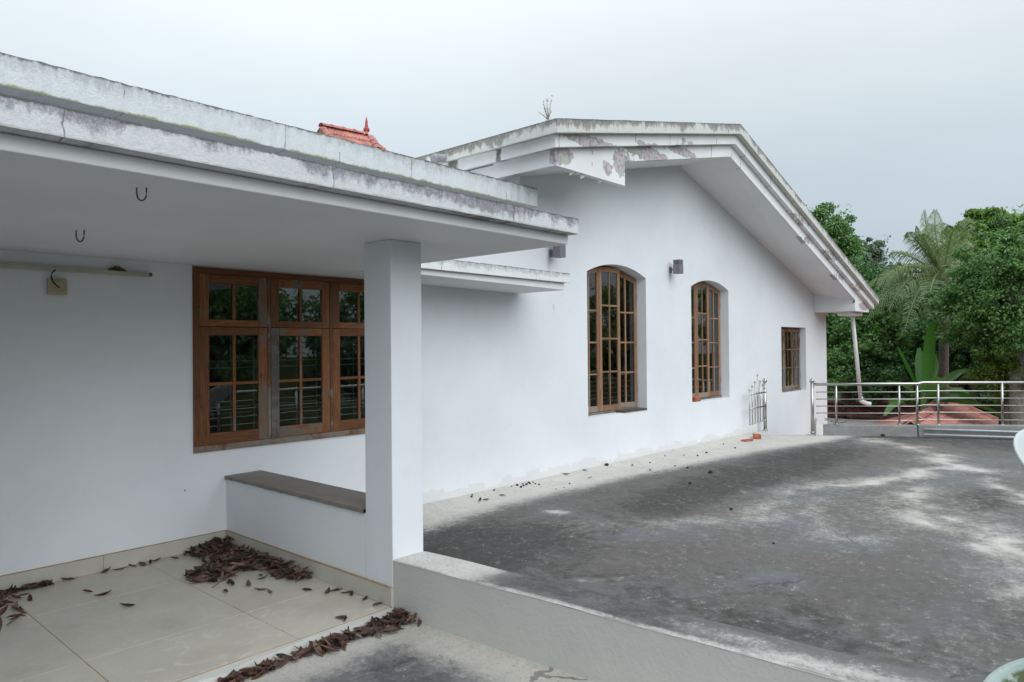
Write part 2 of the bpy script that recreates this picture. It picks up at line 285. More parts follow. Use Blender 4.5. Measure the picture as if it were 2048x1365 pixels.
# ------------------------------------------------------------------ mesh helpers
class MB:
    def __init__(s): s.v, s.f, s.uv = [], [], []
    def face(s, pts, uvs=None):
        i = len(s.v); s.v += [tuple(p) for p in pts]; s.f.append(tuple(range(i, i+len(pts))))
        if uvs is None:
            a, b = Vector(pts[0]), Vector(pts[1]); e = (b-a); c = Vector(pts[-1])-a
            if c.length > e.length: e, c = c, e
            e = e.normalized() if e.length else Vector((1, 0, 0)); nn = c-e*c.dot(e); nn = nn.normalized() if nn.length else Vector((0, 0, 1))
            o = a.dot(e), a.dot(nn)
            uvs = [(Vector(p).dot(e), Vector(p).dot(nn)) for p in pts]
        s.uv += uvs
    def box(s, x0, x1, y0, y1, z0, z1, vz=False):
        """vz: UV v = 0..1 over the height, u along x (or y on the ends)"""
        P = lambda i, j, k: ((x0, x1)[i], (y0, y1)[j], (z0, z1)[k])
        Q = [[(0,0,0),(1,0,0),(1,0,1),(0,0,1)], [(1,1,0),(0,1,0),(0,1,1),(1,1,1)], [(0,1,0),(0,0,0),(0,0,1),(0,1,1)], [(1,0,0),(1,1,0),(1,1,1),(1,0,1)], [(0,0,1),(1,0,1),(1,1,1),(0,1,1)], [(0,1,0),(1,1,0),(1,0,0),(0,0,0)]]
        for q in Q:
            pts = [P(*c) for c in q]
            s.face(pts, [(p[0]+p[1]*1.0, float(c[2])) for p, c in zip(pts, q)] if vz else None)
        return s
    def obox(s, c, ax, ay, az):
        """oriented box: centre, three half-extent vectors"""
        c, ax, ay, az = Vector(c), Vector(ax), Vector(ay), Vector(az)
        P = lambda i, j, k: c+ax*(2*i-1)+ay*(2*j-1)+az*(2*k-1)
        for q in ([(0,0,0),(1,0,0),(1,0,1),(0,0,1)], [(1,1,0),(0,1,0),(0,1,1),(1,1,1)], [(0,1,0),(0,0,0),(0,0,1),(0,1,1)], [(1,0,0),(1,1,0),(1,1,1),(1,0,1)], [(0,0,1),(1,0,1),(1,1,1),(0,1,1)], [(0,1,0),(1,1,0),(1,0,0),(0,0,0)]):
            s.face([P(*k) for k in q])
        return s
    def tube(s, pts, r, n=10, cap=True):
        pts = [Vector(p) for p in pts]; R = r if isinstance(r, (list, tuple)) else [r]*len(pts); rings = []
        ref = Vector((0, 0, 1))
        for i, p in enumerate(pts):
            d = (pts[min(i+1, len(pts)-1)]-pts[max(i-1, 0)]).normalized()
            a = d.cross(ref) if abs(d.dot(ref)) < .98 else d.cross(Vector((1, 0, 0))); a.normalize(); b = d.cross(a)
            i0 = len(s.v); s.v += [tuple(p+(a*math.cos(t)+b*math.sin(t))*R[i]) for t in (2*math.pi*k/n for k in range(n))]; rings.append(i0)
        for i in range(len(pts)-1):
            for k in range(n):
                k2 = (k+1) % n; s.f.append((rings[i]+k, rings[i]+k2, rings[i+1]+k2, rings[i+1]+k)); s.uv += [(0, 0)]*4
        if cap:
            s.f.append(tuple(rings[0]+k for k in range(n))[::-1]); s.uv += [(0, 0)]*n
            s.f.append(tuple(rings[-1]+k for k in range(n))); s.uv += [(0, 0)]*n
        return s
    def ball(s, c, r, nu=12, nv=8, sz=1.0):
        c = Vector(c); i0 = len(s.v)
        for j in range(nv+1):
            ph = math.pi*j/nv
            for i in range(nu): t = 2*math.pi*i/nu; s.v.append((c.x+r*math.sin(ph)*math.cos(t), c.y+r*math.sin(ph)*math.sin(t), c.z+r*sz*math.cos(ph)))
        for j in range(nv):
            for i in range(nu): s.f.append((i0+j*nu+i, i0+(j+1)*nu+i, i0+(j+1)*nu+(i+1) % nu, i0+j*nu+(i+1) % nu)); s.uv += [(0, 0)]*4
        return s
    def lathe(s, c, prof, n=20):
        c = Vector(c); i0 = len(s.v)
        for r, z in prof:
            for i in range(n): t = 2*math.pi*i/n; s.v.append((c.x+r*math.cos(t), c.y+r*math.sin(t), c.z+z))
        for j in range(len(prof)-1):
            for i in range(n): s.f.append((i0+j*n+i, i0+j*n+(i+1) % n, i0+(j+1)*n+(i+1) % n, i0+(j+1)*n+i)); s.uv += [(0, 0)]*4
        return s
    def mesh(s, name, material, smooth=False):
        me = bpy.data.meshes.new(name); me.from_pydata(s.v, [], s.f)
        ul = me.uv_layers.new(name='UVMap'); ul.data.foreach_set('uv', np.array(s.uv, dtype=np.float32).ravel())
        me.materials.append(MATS[material]); me.validate()
        if smooth: me.polygons.foreach_set('use_smooth', [True]*len(me.polygons))
        return me
    def build(s, name, material, parent=None, smooth=False, bevel=0, weld=False):
        o = link(name, s.mesh(name, material, smooth), parent)
        if weld or bevel:
            m_ = o.modifiers.new('weld', 'WELD'); m_.merge_threshold = .0003
        if bevel:
            b = o.modifiers.new('bevel', 'BEVEL'); b.width = bevel; b.segments = 2; b.limit_method = 'ANGLE'; b.angle_limit = math.radians(40); b.harden_normals = False
        return o
def link(name, data, parent=None):
    o = bpy.data.objects.new(name, data); COL.objects.link(o)
    if parent: o.parent = parent
    return o
def tag(o, label=None, cat=None, group=None, kind=None):
    if label: o['label'] = label
    if cat: o['category'] = cat
    if group: o['group'] = group
    if kind: o['kind'] = kind
    return o
def thing(name, label, cat, group=None, loc=(0, 0, 0)):
    o = link(name, None); o.location = loc; o.empty_display_size = .1; return tag(o, label, cat, group)
def poly_extrude(outer, holes, y0, y1, mb, back=None, nofront=False):
    """polygon in XZ with holes, faces at y0 (towards -Y) and y1, side quads on every loop"""
    loops = [outer]+holes; flat = [p for l in loops for p in l]
    tris = tessellate_polygon([[Vector((p[0], p[1], 0)) for p in l] for l in loops])
    fb = flat if back is None else back
    for t in tris:
        a = [flat[i] for i in t]
        cr = (a[1][0]-a[0][0])*(a[2][1]-a[0][1])-(a[1][1]-a[0][1])*(a[2][0]-a[0][0])
        t = t if cr > 0 else t[::-1]
        mb.face([(flat[i][0], y0, flat[i][1]) for i in t], [flat[i] for i in t])
        mb.face([(fb[i][0], y1, fb[i][1]) for i in t[::-1]], [flat[i] for i in t[::-1]])
    k = 0
    for l in loops:
        for i in range(len(l)):
            j = (i+1) % len(l); a, b = flat[k+i], flat[k+j]; ab, bb = fb[k+i], fb[k+j]
            mb.face([(a[0], y0, a[1]), (ab[0], y1, ab[1]), (bb[0], y1, bb[1]), (b[0], y0, b[1])])
        k += len(l)
    return mb
# ------------------------------------------------------------------ setting: ground, terrace, court, porch floor
YL = 5.21            # face of the long wall
XP = 2.551           # face of the half wall / porch end
mb = MB(); g = 400
mb.face([(-g, -g, -3.6), (g, -g, -3.6), (g, g, -3.6), (-g, g, -3.6)])
tag(mb.build('ground', 'ground_earth'), kind='structure')
def lowx(Y): return 2.552+.06*(3.215-Y)            # front face of the low dividing wall
def railx(Y): return 13.65-.62*(Y-2.96)            # diagonal terrace edge
def segd(px, py, pts):
    best = np.full(px.shape, 9.0)
    for (a, b) in zip(pts[:-1], pts[1:]):
        ax, ay = a; dx, dy = b[0]-ax, b[1]-ay; t = np.clip(((px-ax)*dx+(py-ay)*dy)/(dx*dx+dy*dy), 0, 1)
        best = np.minimum(best, np.hypot(px-ax-t*dx, py-ay-t*dy))
    return best
def ss(x, a, b): t = np.clip((x-a)/(b-a), 0, 1); return t*t*(3-2*t)
def tz(X, Y): return -.055-.005*X+.045*np.exp(-((5.21-Y)/.14)**2)-.03*ss(X, 9, 13)*ss(-Y, -3.0, -1.0)
def grid(name, material, xs_of, ys, nx, zf, palef, darkf):
    ys = np.asarray(ys); V = []
    for y in ys:
        x0, x1 = xs_of(y); xs = np.linspace(x0, x1, nx); V.append(np.stack([xs, np.full(nx, y), zf(xs, np.full(nx, y))], 1))
    V = np.concatenate(V); ny = len(ys)
    f = [(j*nx+i, j*nx+i+1, (j+1)*nx+i+1, (j+1)*nx+i) for j in range(ny-1) for i in range(nx-1)]
    me = bpy.data.meshes.new(name); me.from_pydata(V.tolist(), [], f); me.materials.append(MATS[material])
    for nm, fn in (('pale', palef), ('dark', darkf)):
        a = me.attributes.new(nm, 'FLOAT', 'POINT'); a.data.foreach_set('value', fn(V[:, 0], V[:, 1]).astype(np.float32))
    me.polygons.foreach_set('use_smooth', [True]*len(me.polygons))
    return link(name, me)
VEINS = [([(12.9, 3.5), (12.22, 2.89), (11.42, 2.25), (10.6, 1.92), (10.3, 1.5)], .30, .75), ([(10.6, 1.92), (9.57, 2.05), (8.63, 2.45), (8.2, 2.75)], .24, .75), ([(8.2, 2.75), (7.92, 2.87), (6.96, 2.67), (6.26, 2.72), (5.8, 2.98), (4.9, 3.6)], .22, .42),
         ([(9.57, 2.05), (8.31, 1.97), (7.59, 1.59), (6.89, 1.28)], .24, .55), ([(7.2, 2.5), (6.05, 2.03), (6.3, 1.5)], .16, .30), ([(9.71, 1.37), (8.69, .94)], .2, .5), ([(7.46, 1.13), (6.83, .87), (6.01, .66)], .2, .6), ([(6.38, .97), (5.52, .61)], .16, .5), ([(5.27, 4.30), (5.40, 4.15)], .09, .8), ([(4.0, 2.75), (4.1, 2.6)], .05, .7)]
def pale_t(X, Y):
    edge = np.interp(X, [3, 4.1, 5.2, 6, 7.4, 8.4, 10.3, 12, 14], [4.72, 4.73, 4.83, 4.80, 4.72, 4.62, 4.42, 4.05, 3.8])
    p = ss(Y, edge-.45, edge+.20)*.95-.04
    wx = X+.13*np.sin(3.1*Y+1.3*X)+.07*np.sin(7.7*Y-2.1*X+1)+.04*np.sin(15*Y+9*X); wy = Y+.10*np.sin(2.3*X+.7)+.06*np.sin(6.1*X+3*Y)+.035*np.sin(14*X-8*Y)
    br = .72+.28*np.sin(4.3*X+1.9*Y)*np.sin(5.7*Y-1.1*X+.5)+.18*np.sin(11*X+7*Y)*np.sin(9*Y-4*X)
    for pts, r, s in VEINS: p = np.maximum(p, s*1.0*br*np.exp(-(segd(wx, wy, pts)/(r*.95))**1.1))
    return p*.98+.13+.12*np.exp(-((X-6.8)**2/4+(Y-2.0)**2/.9))+.12*ss(-Y, -1.6, -.6)
def dark_t(X, Y):
    d = .75*np.exp(-((X-3.7)**2/.9+(Y-3.9)**2/.5))+.5*np.exp(-((X-9.6)**2/5+(Y-3.5)**2/.35))+.38*np.exp(-((X-6.6)**2/3+(Y-3.6)**2/.2))+.3*np.exp(-((X-3.9)**2/.5+(Y-1.6)**2/1.2))+.35*np.exp(-((X-8.6)**2/1+(Y-1.2)**2/.1))+.4*ss(X, 12, 13.6)
    return (d*1.25+.17)*(1-.85*ss(Y, 4.55, 4.9))
ter = grid('terrace', 'terrace_concrete', lambda y: (lowx(y)+.20, railx(y)+.06), np.concatenate([np.linspace(-.4, 4.6, 90), np.linspace(4.62, 5.225, 30)]), 230, tz, pale_t, dark_t)
tag(ter, kind='structure')
def pale_c(X, Y): 
    d = lowx(Y)-X; return np.maximum(1.0*np.exp(-(d/.34)**2), np.maximum(1.0*ss(Y, 2.62, 3.12), .30*np.exp(-((X-1.9)**2/.05+(Y-2.6)**2/.1))))
crt = grid('court', 'court_concrete', lambda y: (-4, lowx(y)+.02), np.linspace(-4, 3.24, 110), 120, lambda X, Y: -.045+0*X, pale_c, lambda X, Y: .55*np.exp(-((X-2.15)**2/.25+(Y-2.35)**2/.5)))
tag(crt, kind='structure')
# porch floor: bed, plaster lip and separate tiles
bed = MB().box(-4, XP+.02, 3.222, YL+.02, -.16, -.0018).build('porch_floor', 'grout'); tag(bed, kind='structure')
lip = MB()
nseg = 60; xs = np.linspace(-4, XP-.012, nseg)
for a, b in zip(xs[:-1], xs[1:]):
    wob = lambda x: .012*math.sin(x*7.3)+.008*math.sin(x*19.1+1)
    za, zb = -.006+wob(a)*.3, -.006+wob(b)*.3
    lip.face([(a, 3.168+wob(a), -.055), (b, 3.168+wob(b), -.055), (b, 3.182+wob(b), zb), (a, 3.182+wob(a), za)])
    lip.face([(a, 3.182+wob(a), za), (b, 3.182+wob(b), zb), (b, 3.232, -.003), (a, 3.232, -.003)])
lip.build('step_edge', 'low_wall_face', bed, weld=True)
tx = [-3.69, -2.885, -2.08, -1.275, -.47, .34, 1.147, 1.953, XP-.008]; ty = [3.226, 3.765, 4.622, YL-.006]
for i in range(len(tx)-1):
    for j in range(len(ty)-1):
        MB().box(tx[i]+.0022, tx[i+1]-.0022, ty[j]+.0022, ty[j+1]-.0022, -.011, rnd.uniform(-.0006, .0006)).build('tile', 'porch_tile', bed, bevel=.0012)
# ------------------------------------------------------------------ the house
house = thing('house', 'long white single-gable house with flat porch canopy and teak windows', 'house')
def arch(x0, x1, z0, zs, rise, n=18):
    c = (x1-x0)/2; R_ = (c*c+rise*rise)/(2*rise); xm = (x0+x1)/2; a0 = math.asin(c/R_)
    return [(x0, z0), (x1, z0)]+[(xm+R_*math.sin(t), zs+rise-R_+R_*math.cos(t)) for t in np.linspace(a0, -a0, n)]
WIN1 = (7.220, 8.616, .579, 2.412, .135); WIN2 = (9.930, 11.232, .597, 2.378, .13); WIN3 = (13.505, 14.805, .54, 1.814)
LW = (2.303, 4.10, .714, 2.084)
APX, SL, SR = 9.6, .2155, .3145
outer = [(-4, -.15), (12.0, -.15), (12.0, -1.6), (16.05, -1.6), (16.05, 2.38), (APX, 4.25), (5.955, 3.45), (5.955, 3.1), (-4, 3.1)]
holes = [[(LW[0], LW[2]), (LW[1], LW[2]), (LW[1], LW[3]), (LW[0], LW[3])], arch(*WIN1), arch(*WIN2), [(WIN3[0], WIN3[2]), (WIN3[1], WIN3[2]), (WIN3[1], WIN3[3]), (WIN3[0], WIN3[3])]]
poly_extrude(outer, holes, YL, YL+.24, MB()).build('front_wall', 'wall_paint', house)
# remaining shell: end walls, back wall, rooms stay dark behind the glass
MB().box(15.81, 16.05, YL+.242, 11.2, -1.6, 2.2).build('end_wall', 'wall_paint', house)
MB().box(-4, 15.8, 11.0, 11.2, -1.6, 3.2).build('back_wall', 'wall_paint', house)
MB().box(5.957, 6.16, YL+.242, 10.98, 2.7, 3.50).build('roof_end_wall', 'wall_paint', house)
MB().box(-4.2, -4.002, YL, 11.2, -.6, 3.0).build('side_wall', 'wall_paint', house)
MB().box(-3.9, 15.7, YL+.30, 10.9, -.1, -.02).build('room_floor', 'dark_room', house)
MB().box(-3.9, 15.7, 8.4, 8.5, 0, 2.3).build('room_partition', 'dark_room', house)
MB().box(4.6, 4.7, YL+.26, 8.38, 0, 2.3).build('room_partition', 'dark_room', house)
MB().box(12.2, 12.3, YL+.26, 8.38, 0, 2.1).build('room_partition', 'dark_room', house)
m_ = MB(); fp = [(-4, -.42), (railx(-.42)+.02, -.42), (railx(5.2)+.02, 5.2), (-4, 5.2)]
for i in range(4): a, b = fp[i], fp[(i+1) % 4]; m_.face([(*a, -3.6), (*b, -3.6), (*b, -.30), (*a, -.30)])
m_.face([(*p, -.30) for p in fp]); m_.build('lower_storey_wall', 'wall_paint', house)
MB().box(-4, 16.04, YL+.25, 11.19, -3.6, -1.62).build('lower_storey_wall', 'wall_paint', house)
# porch canopy, sunshade and flat roof
MB().box(-4, 3.467, 2.64, YL-.001, 2.095, 2.1518).build('canopy_beam', 'trim_paint', house, bevel=.006)
def sub_band(mb, x0, x1, y0, y1, z0, z1, seg, wob):
    """fascia with a slightly uneven upper arris"""
    xs = np.linspace(x0, x1, seg+1); r = random.Random(int(x1*100)); o = [(r.uniform(-wob, wob), r.uniform(-wob, wob)*.7) for _ in xs]
    for i in range(seg):
        a, b = xs[i], xs[i+1]; (oa, pa), (ob, pb) = o[i], o[i+1]
        mb.face([(a, y0+pa, z0), (b, y0+pb, z0), (b, y0+pb, z1+ob), (a, y0+pa, z1+oa)], [(a, 0), (b, 0), (b, 1), (a, 1)])
        mb.face([(a, y0+pa, z1+oa), (b, y0+pb, z1+ob), (b, y1, z1+ob), (a, y1, z1+oa)], [(a, 1), (b, 1), (b, 1), (a, 1)])
        mb.face([(a, y1, z0), (b, y1, z0), (b, y0+pb, z0), (a, y0+pa, z0)], [(a, .4), (b, .4), (b, .4), (a, .4)])
    for X, k in ((x0, 0), (x1, seg)):
        oa, pa = o[k]; q = [(X, y0+pa, z0), (X, y1, z0), (X, y1, z1+oa), (X, y0+pa, z1+oa)]
        mb.face(q if k else q[::-1], [(p[1], float(i in (2, 3))) for i, p in enumerate(q)][::(1 if k else -1)])
    return mb
sub_band(MB(), -4, 3.476, 2.566, YL-.002, 2.1525, 2.2455, 150, .0022).build('canopy_fascia', 'canopy_fascia', house)
q_ = MB().box(3.480, 5.905, 4.555, YL-.001, 2.062, 2.1385); q_.v = [(x, y, 2.094 if (z < 2.1 and x < 4) else z) for x, y, z in q_.v]; q_.build('sunshade_slab', 'trim_paint', house, bevel=.006)
sub_band(MB(), 3.482, 5.955, 4.515, YL-.002, 2.1392, 2.238, 60, .002).build('sunshade_fascia', 'shade_fascia', house)
ub = sub_band(MB(), -4, 5.886, 4.90, 5.06, 0.0, 1.0, 180, .012)
ul_, ur_ = ony(0, 169.5, 4.9), ony(1074.3, 415.6, 4.9); tl_, tr_ = ony(0, 103.8, 4.9), ony(1073.9, 377.8, 4.9)
lin = lambda a, b, x: a.z+(b.z-a.z)*(x-a.x)/(b.x-a.x)
ub.v = [(x, y, lin(ul_, ur_, x)+(lin(tl_, tr_, x)-lin(ul_, ur_, x))*z) for x, y, z in ub.v]
ub.build('upper_parapet', 'upper_fascia', house)
MB().box(-4, 5.884, 5.062, YL+5.7, 3.045, 3.12).build('flat_roof_slab', 'trim_paint', house)
# gable roof in three stepped tiers
def chev(za, x0, x1): return [(x0, za-SL*(APX-x0)), (APX, za), (x1, za-SR*(x1-APX))]
def tier(name, m, zb, zt, x0, x1, y0, y1, seg=40, wob=.002):
    mb = MB(); xs = list(np.linspace(x0, APX, seg//2+1))+list(np.linspace(APX, x1, seg//2+1))[1:]; r = random.Random(len(name)); zf = lambda za, x: za-(SL*(APX-x) if x < APX else SR*(x-APX))
    o = [r.uniform(-wob, wob) for _ in xs]
    for i in range(len(xs)-1):
        a, b = xs[i], xs[i+1]; A0, B0, A1, B1 = zf(zb, a), zf(zb, b), zf(zt, a)+o[i], zf(zt, b)+o[i+1]
        mb.face([(a, y0, A0), (b, y0, B0), (b, y0, B1), (a, y0, A1)], [(a, 0), (b, 0), (b, 1), (a, 1)])
        mb.face([(a, y0, A1), (b, y0, B1), (b, y1, B1), (a, y1, A1)], [(a, 1), (b, 1), (b, 1), (a, 1)])
        mb.face([(a, y1, A0), (b, y1, B0), (b, y0, B0), (a, y0, A0)], [(a, 0), (b, 0), (b, 0), (a, 0)])
        mb.face([(b, y1, B0), (a, y1, A0), (a, y1, A1), (b, y1, B1)], [(b, 0), (a, 0), (a, 1), (b, 1)])
    ys = np.linspace(y0, y1, 24)
    for X, k, s in ((x0, 0, -1), (x1, -1, 1)):
        for a, b in zip(ys[:-1], ys[1:]):
            q = [(X, a, zf(zb, X)), (X, b, zf(zb, X)), (X, b, zf(zt, X)+o[k]), (X, a, zf(zt, X)+o[k])]; uvq = [(a, 0), (b, 0), (b, 1), (a, 1)]
            mb.face(q[::s], uvq[::s])
    return mb.build(name, m, house)
tier('roof_cap', 'gable_cap', 4.452, 4.590, 5.39, 16.40, 4.24, 11.3)
tier('roof_tier', 'tier_two_paint', 4.325, 4.4505, 5.48, 16.33, 4.32, 11.25, wob=0)
z3l = lambda x: 4.16-SL*(APX-x); z3r = lambda x: 4.16-SR*(x-APX)
top3 = lambda x: 4.3235-(SL*(APX-x) if x < APX else SR*(x-APX))
front = [(5.58, 3.29), (6.85, 3.29), (6.85, z3l(6.85)), (APX, 4.16), (15.3, z3r(15.3)), (15.3, 2.142), (16.26, 2.142), (16.26, top3(16.26)), (APX, 4.3235), (5.58, top3(5.58))]
poly_extrude(front, [], 4.40, 4.475, MB()).build('verge_beam', 'tier_three_paint', house)
f2 = [(5.58, z3l(5.58)), (APX, 4.16), (15.3, z3r(15.3)), (15.3, 2.142), (16.26, 2.142), (16.26, top3(16.26)), (APX, 4.3235), (5.58, top3(5.58))]
b2 = list(f2); b2[1] = (APX, 4.17); b2[2] = (15.3, 2.535)
poly_extrude(f2, [], 4.4755, YL+.05, MB(), back=b2).build('roof_soffit', 'soffit_paint', house)
MB().box(5.5805, 5.65, 4.4755, 11.2, 3.291, 3.442).build('eave_beam', 'trim_paint', house)
MB().box(16.052, 16.26, YL+.052, 11.2, 2.142, 2.22).build('eave_beam', 'trim_paint', house)
m_ = MB().tube([(5.50, 5.80, 3.61), (5.27, 5.86, 3.565)], .045, 14); m_.tube([(5.30, 5.852, 3.571), (5.25, 5.865, 3.561)], .053, 14)
m_.build('roof_drain_spout', 'grey_plastic', house, smooth=True)
# hanging flakes of paint under the left eave
for (px, py, s) in ((1163, 352, .05), (1141, 347, .03), (1199, 363, .028), (1152, 347, .025)):
    p = ony(px, py, 4.43); r = random.Random(px); m_ = MB()
    m_.face([p+Vector((r.uniform(-s, -.3*s), r.uniform(-.01, .01), s*.7)), p+Vector((s*.5, .01, s*.6)), p+Vector((s*.8, -.012, -s*.2)), p+Vector((s*.1, .015, -s*.7))])
    m_.build('paint_flake', 'flake_paint', house)
MB().box(.14, .34, 2.57, YL-.002, -.05, 2.094).build('added_shade_wall', 'porch_paint', house)  # unseen wall, added to block light and darken the left of the porch
# column, half wall with stone coping, skirting
MB().box(XP, 2.782, 3.215, 3.47, -.05, 2.0945).build('column', 'porch_paint', house, bevel=.006)
MB().box(XP+.001, 2.80, 3.471, YL-.001, -.09, .492).build('half_wall', 'porch_paint', house)
mb = MB(); r = random.Random(3); ys = np.linspace(3.472, YL-.002, 40); o = [r.uniform(-.004, .004) for _ in ys]
for i in range(39):
    a, b = ys[i], ys[i+1]
    mb.face([(XP-.012+o[i], b, .4925), (XP-.012+o[i], a, .4925), (XP-.012+o[i], a, .517), (XP-.012+o[i+1], b, .517)])
    mb.face([(XP-.012+o[i], a, .517), (2.832, a, .520), (2.832, b, .520), (XP-.012+o[i+1], b, .517)])
    mb.face([(2.832, a, .4925), (2.832, b, .4925), (2.832, b, .520), (2.832, a, .520)])
    mb.face([(XP-.012+o[i], a, .4925), (XP-.012+o[i+1], b, .4925), (2.832, b, .4925), (2.832, a, .4925)])
mb.build('stone_coping', 'stone_coping', house)
sk = [-4, -3.1, -2.3, -1.5, -.7, .1, .9, 1.7, XP-.012]
for a, b in zip(sk[:-1], sk[1:]): MB().box(a+.001, b-.001, YL-.012, YL-.0005, .001, .104).build('skirting_tile', 'skirting_tile', house, bevel=.001)
for a, b in ((3.217, 3.62), (3.622, 4.42), (4.422, YL-.0125)): MB().box(XP-.012, XP-.0005, a, b, .001, .104).build('skirting_tile', 'skirting_tile', house, bevel=.001)
MB().box(-4, XP-.001, YL-.014, YL-.0008, .1045, .108).build('skirting_grout', 'grout', house)
MB().box(XP-.014, XP-.0008, 3.217, YL-.015, .1045, .1085).build('skirting_grout', 'grout', house)
# ------------------------------------------------------------------ windows (parts of the house, their pieces one level deeper)
def bar(name, m, parent, x0, x1, y0, y1, z0, z1, bev=.003): return MB().box(x0, x1, y0, y1, z0, z1).build(name, m, parent, bevel=bev)
# porch casement: three bays, each a fixed-looking top sash over a two by two casement
yf = YL-.012
mb = MB(); F0 = .045
x0, x1, z0, z1 = LW
mb.box(x0, x1, yf, YL+.10, z1-F0, z1); mb.box(x0, x0+F0, yf+.001, YL+.10, z0+F0, z1-F0); mb.box(x1-F0, x1, yf+.001, YL+.10, z0+F0, z1-F0)
cas = mb.build('porch_window', 'teak', house, bevel=.003); cas['label'] = 'wide three-bay teak casement under the porch canopy'
bar('sill_rail', 'teak_worn', cas, x0, x1, yf-.006, YL+.10, z0, z0+F0)
for k, xx in enumerate((2.906, 3.482)): bar('mullion', 'teak_worn', cas, xx-.013, xx+.013, yf+.002, YL+.095, z0+F0+.001, z1-F0-.001)
def sash(parent, x0, x1, z0, z1, y, st, rails, mv, mh, m, extra=None, pane='pane_glass'):
    d = .035
    bar('stile', m, parent, x0, x0+st, y, y+d, z0, z1); bar('stile', extra or m, parent, x1-st, x1, y, y+d, z0, z1)
    bar('rail', m, parent, x0+st+.0004, x1-st-.0004, y+.001, y+d, z1-rails[1], z1); bar('rail', m, parent, x0+st+.0004, x1-st-.0004, y+.001, y+d, z0, z0+rails[0])
    gx0, gx1, gz0, gz1 = x0+st, x1-st, z0+rails[0], z1-rails[1]; w_ = .011
    xm = (gx0+gx1)/2
    bar('muntin', m, parent, xm-w_, xm+w_, y+.006, y+d-.004, gz0+.0003, gz1-.0003, .002)
    zc = [gz0]+[gz0+(gz1-gz0)*t for t in mh]+[gz1]
    for z in zc[1:-1]:
        for a, b in ((gx0, xm-w_), (xm+w_, gx1)): bar('muntin', m, parent, a+.0003, b-.0003, y+.007, y+d-.004, z-w_, z+w_, .002)
    for za, zb in zip(zc[:-1], zc[1:]):
        for a, b in ((gx0, xm), (xm, gx1)): MB().box(a+.001, b-.001, y+.017, y+.020, za+.001, zb-.001).build('glass_pane', pane, parent)
for k, (xa, xb) in enumerate(((2.3495, 2.8915), (2.9205, 3.4675), (3.4965, 4.0535))):
    m = ('teak', 'teak', 'teak')[k]
    sash(cas, xa, xb, 1.6445, 2.0375, yf+.004, .072, (.052, .07), 1, (), m)
    sash(cas, xa, xb, .7605, 1.6405, yf+.004, .074, (.086, .062), 1, (.5,), m, None)
bar('stile_board', 'grey_timber', cas, 2.9212, 2.9905, yf+.0005, yf+.0038, .7612, 1.6398, .001)
for zz in (1.33, 1.38, .98, 1.03): MB().tube([(x0+.05, YL+.075, zz), (x1-.05, YL+.075, zz)], .006, 6).build('grille_bar', 'grille_paint', cas)
for xx in np.linspace(x0+.14, x1-.14, 9): MB().tube([(xx, YL+.082, z0+.05), (xx, YL+.082, 1.63)], .005, 6).build('grille_bar', 'grille_paint', cas)
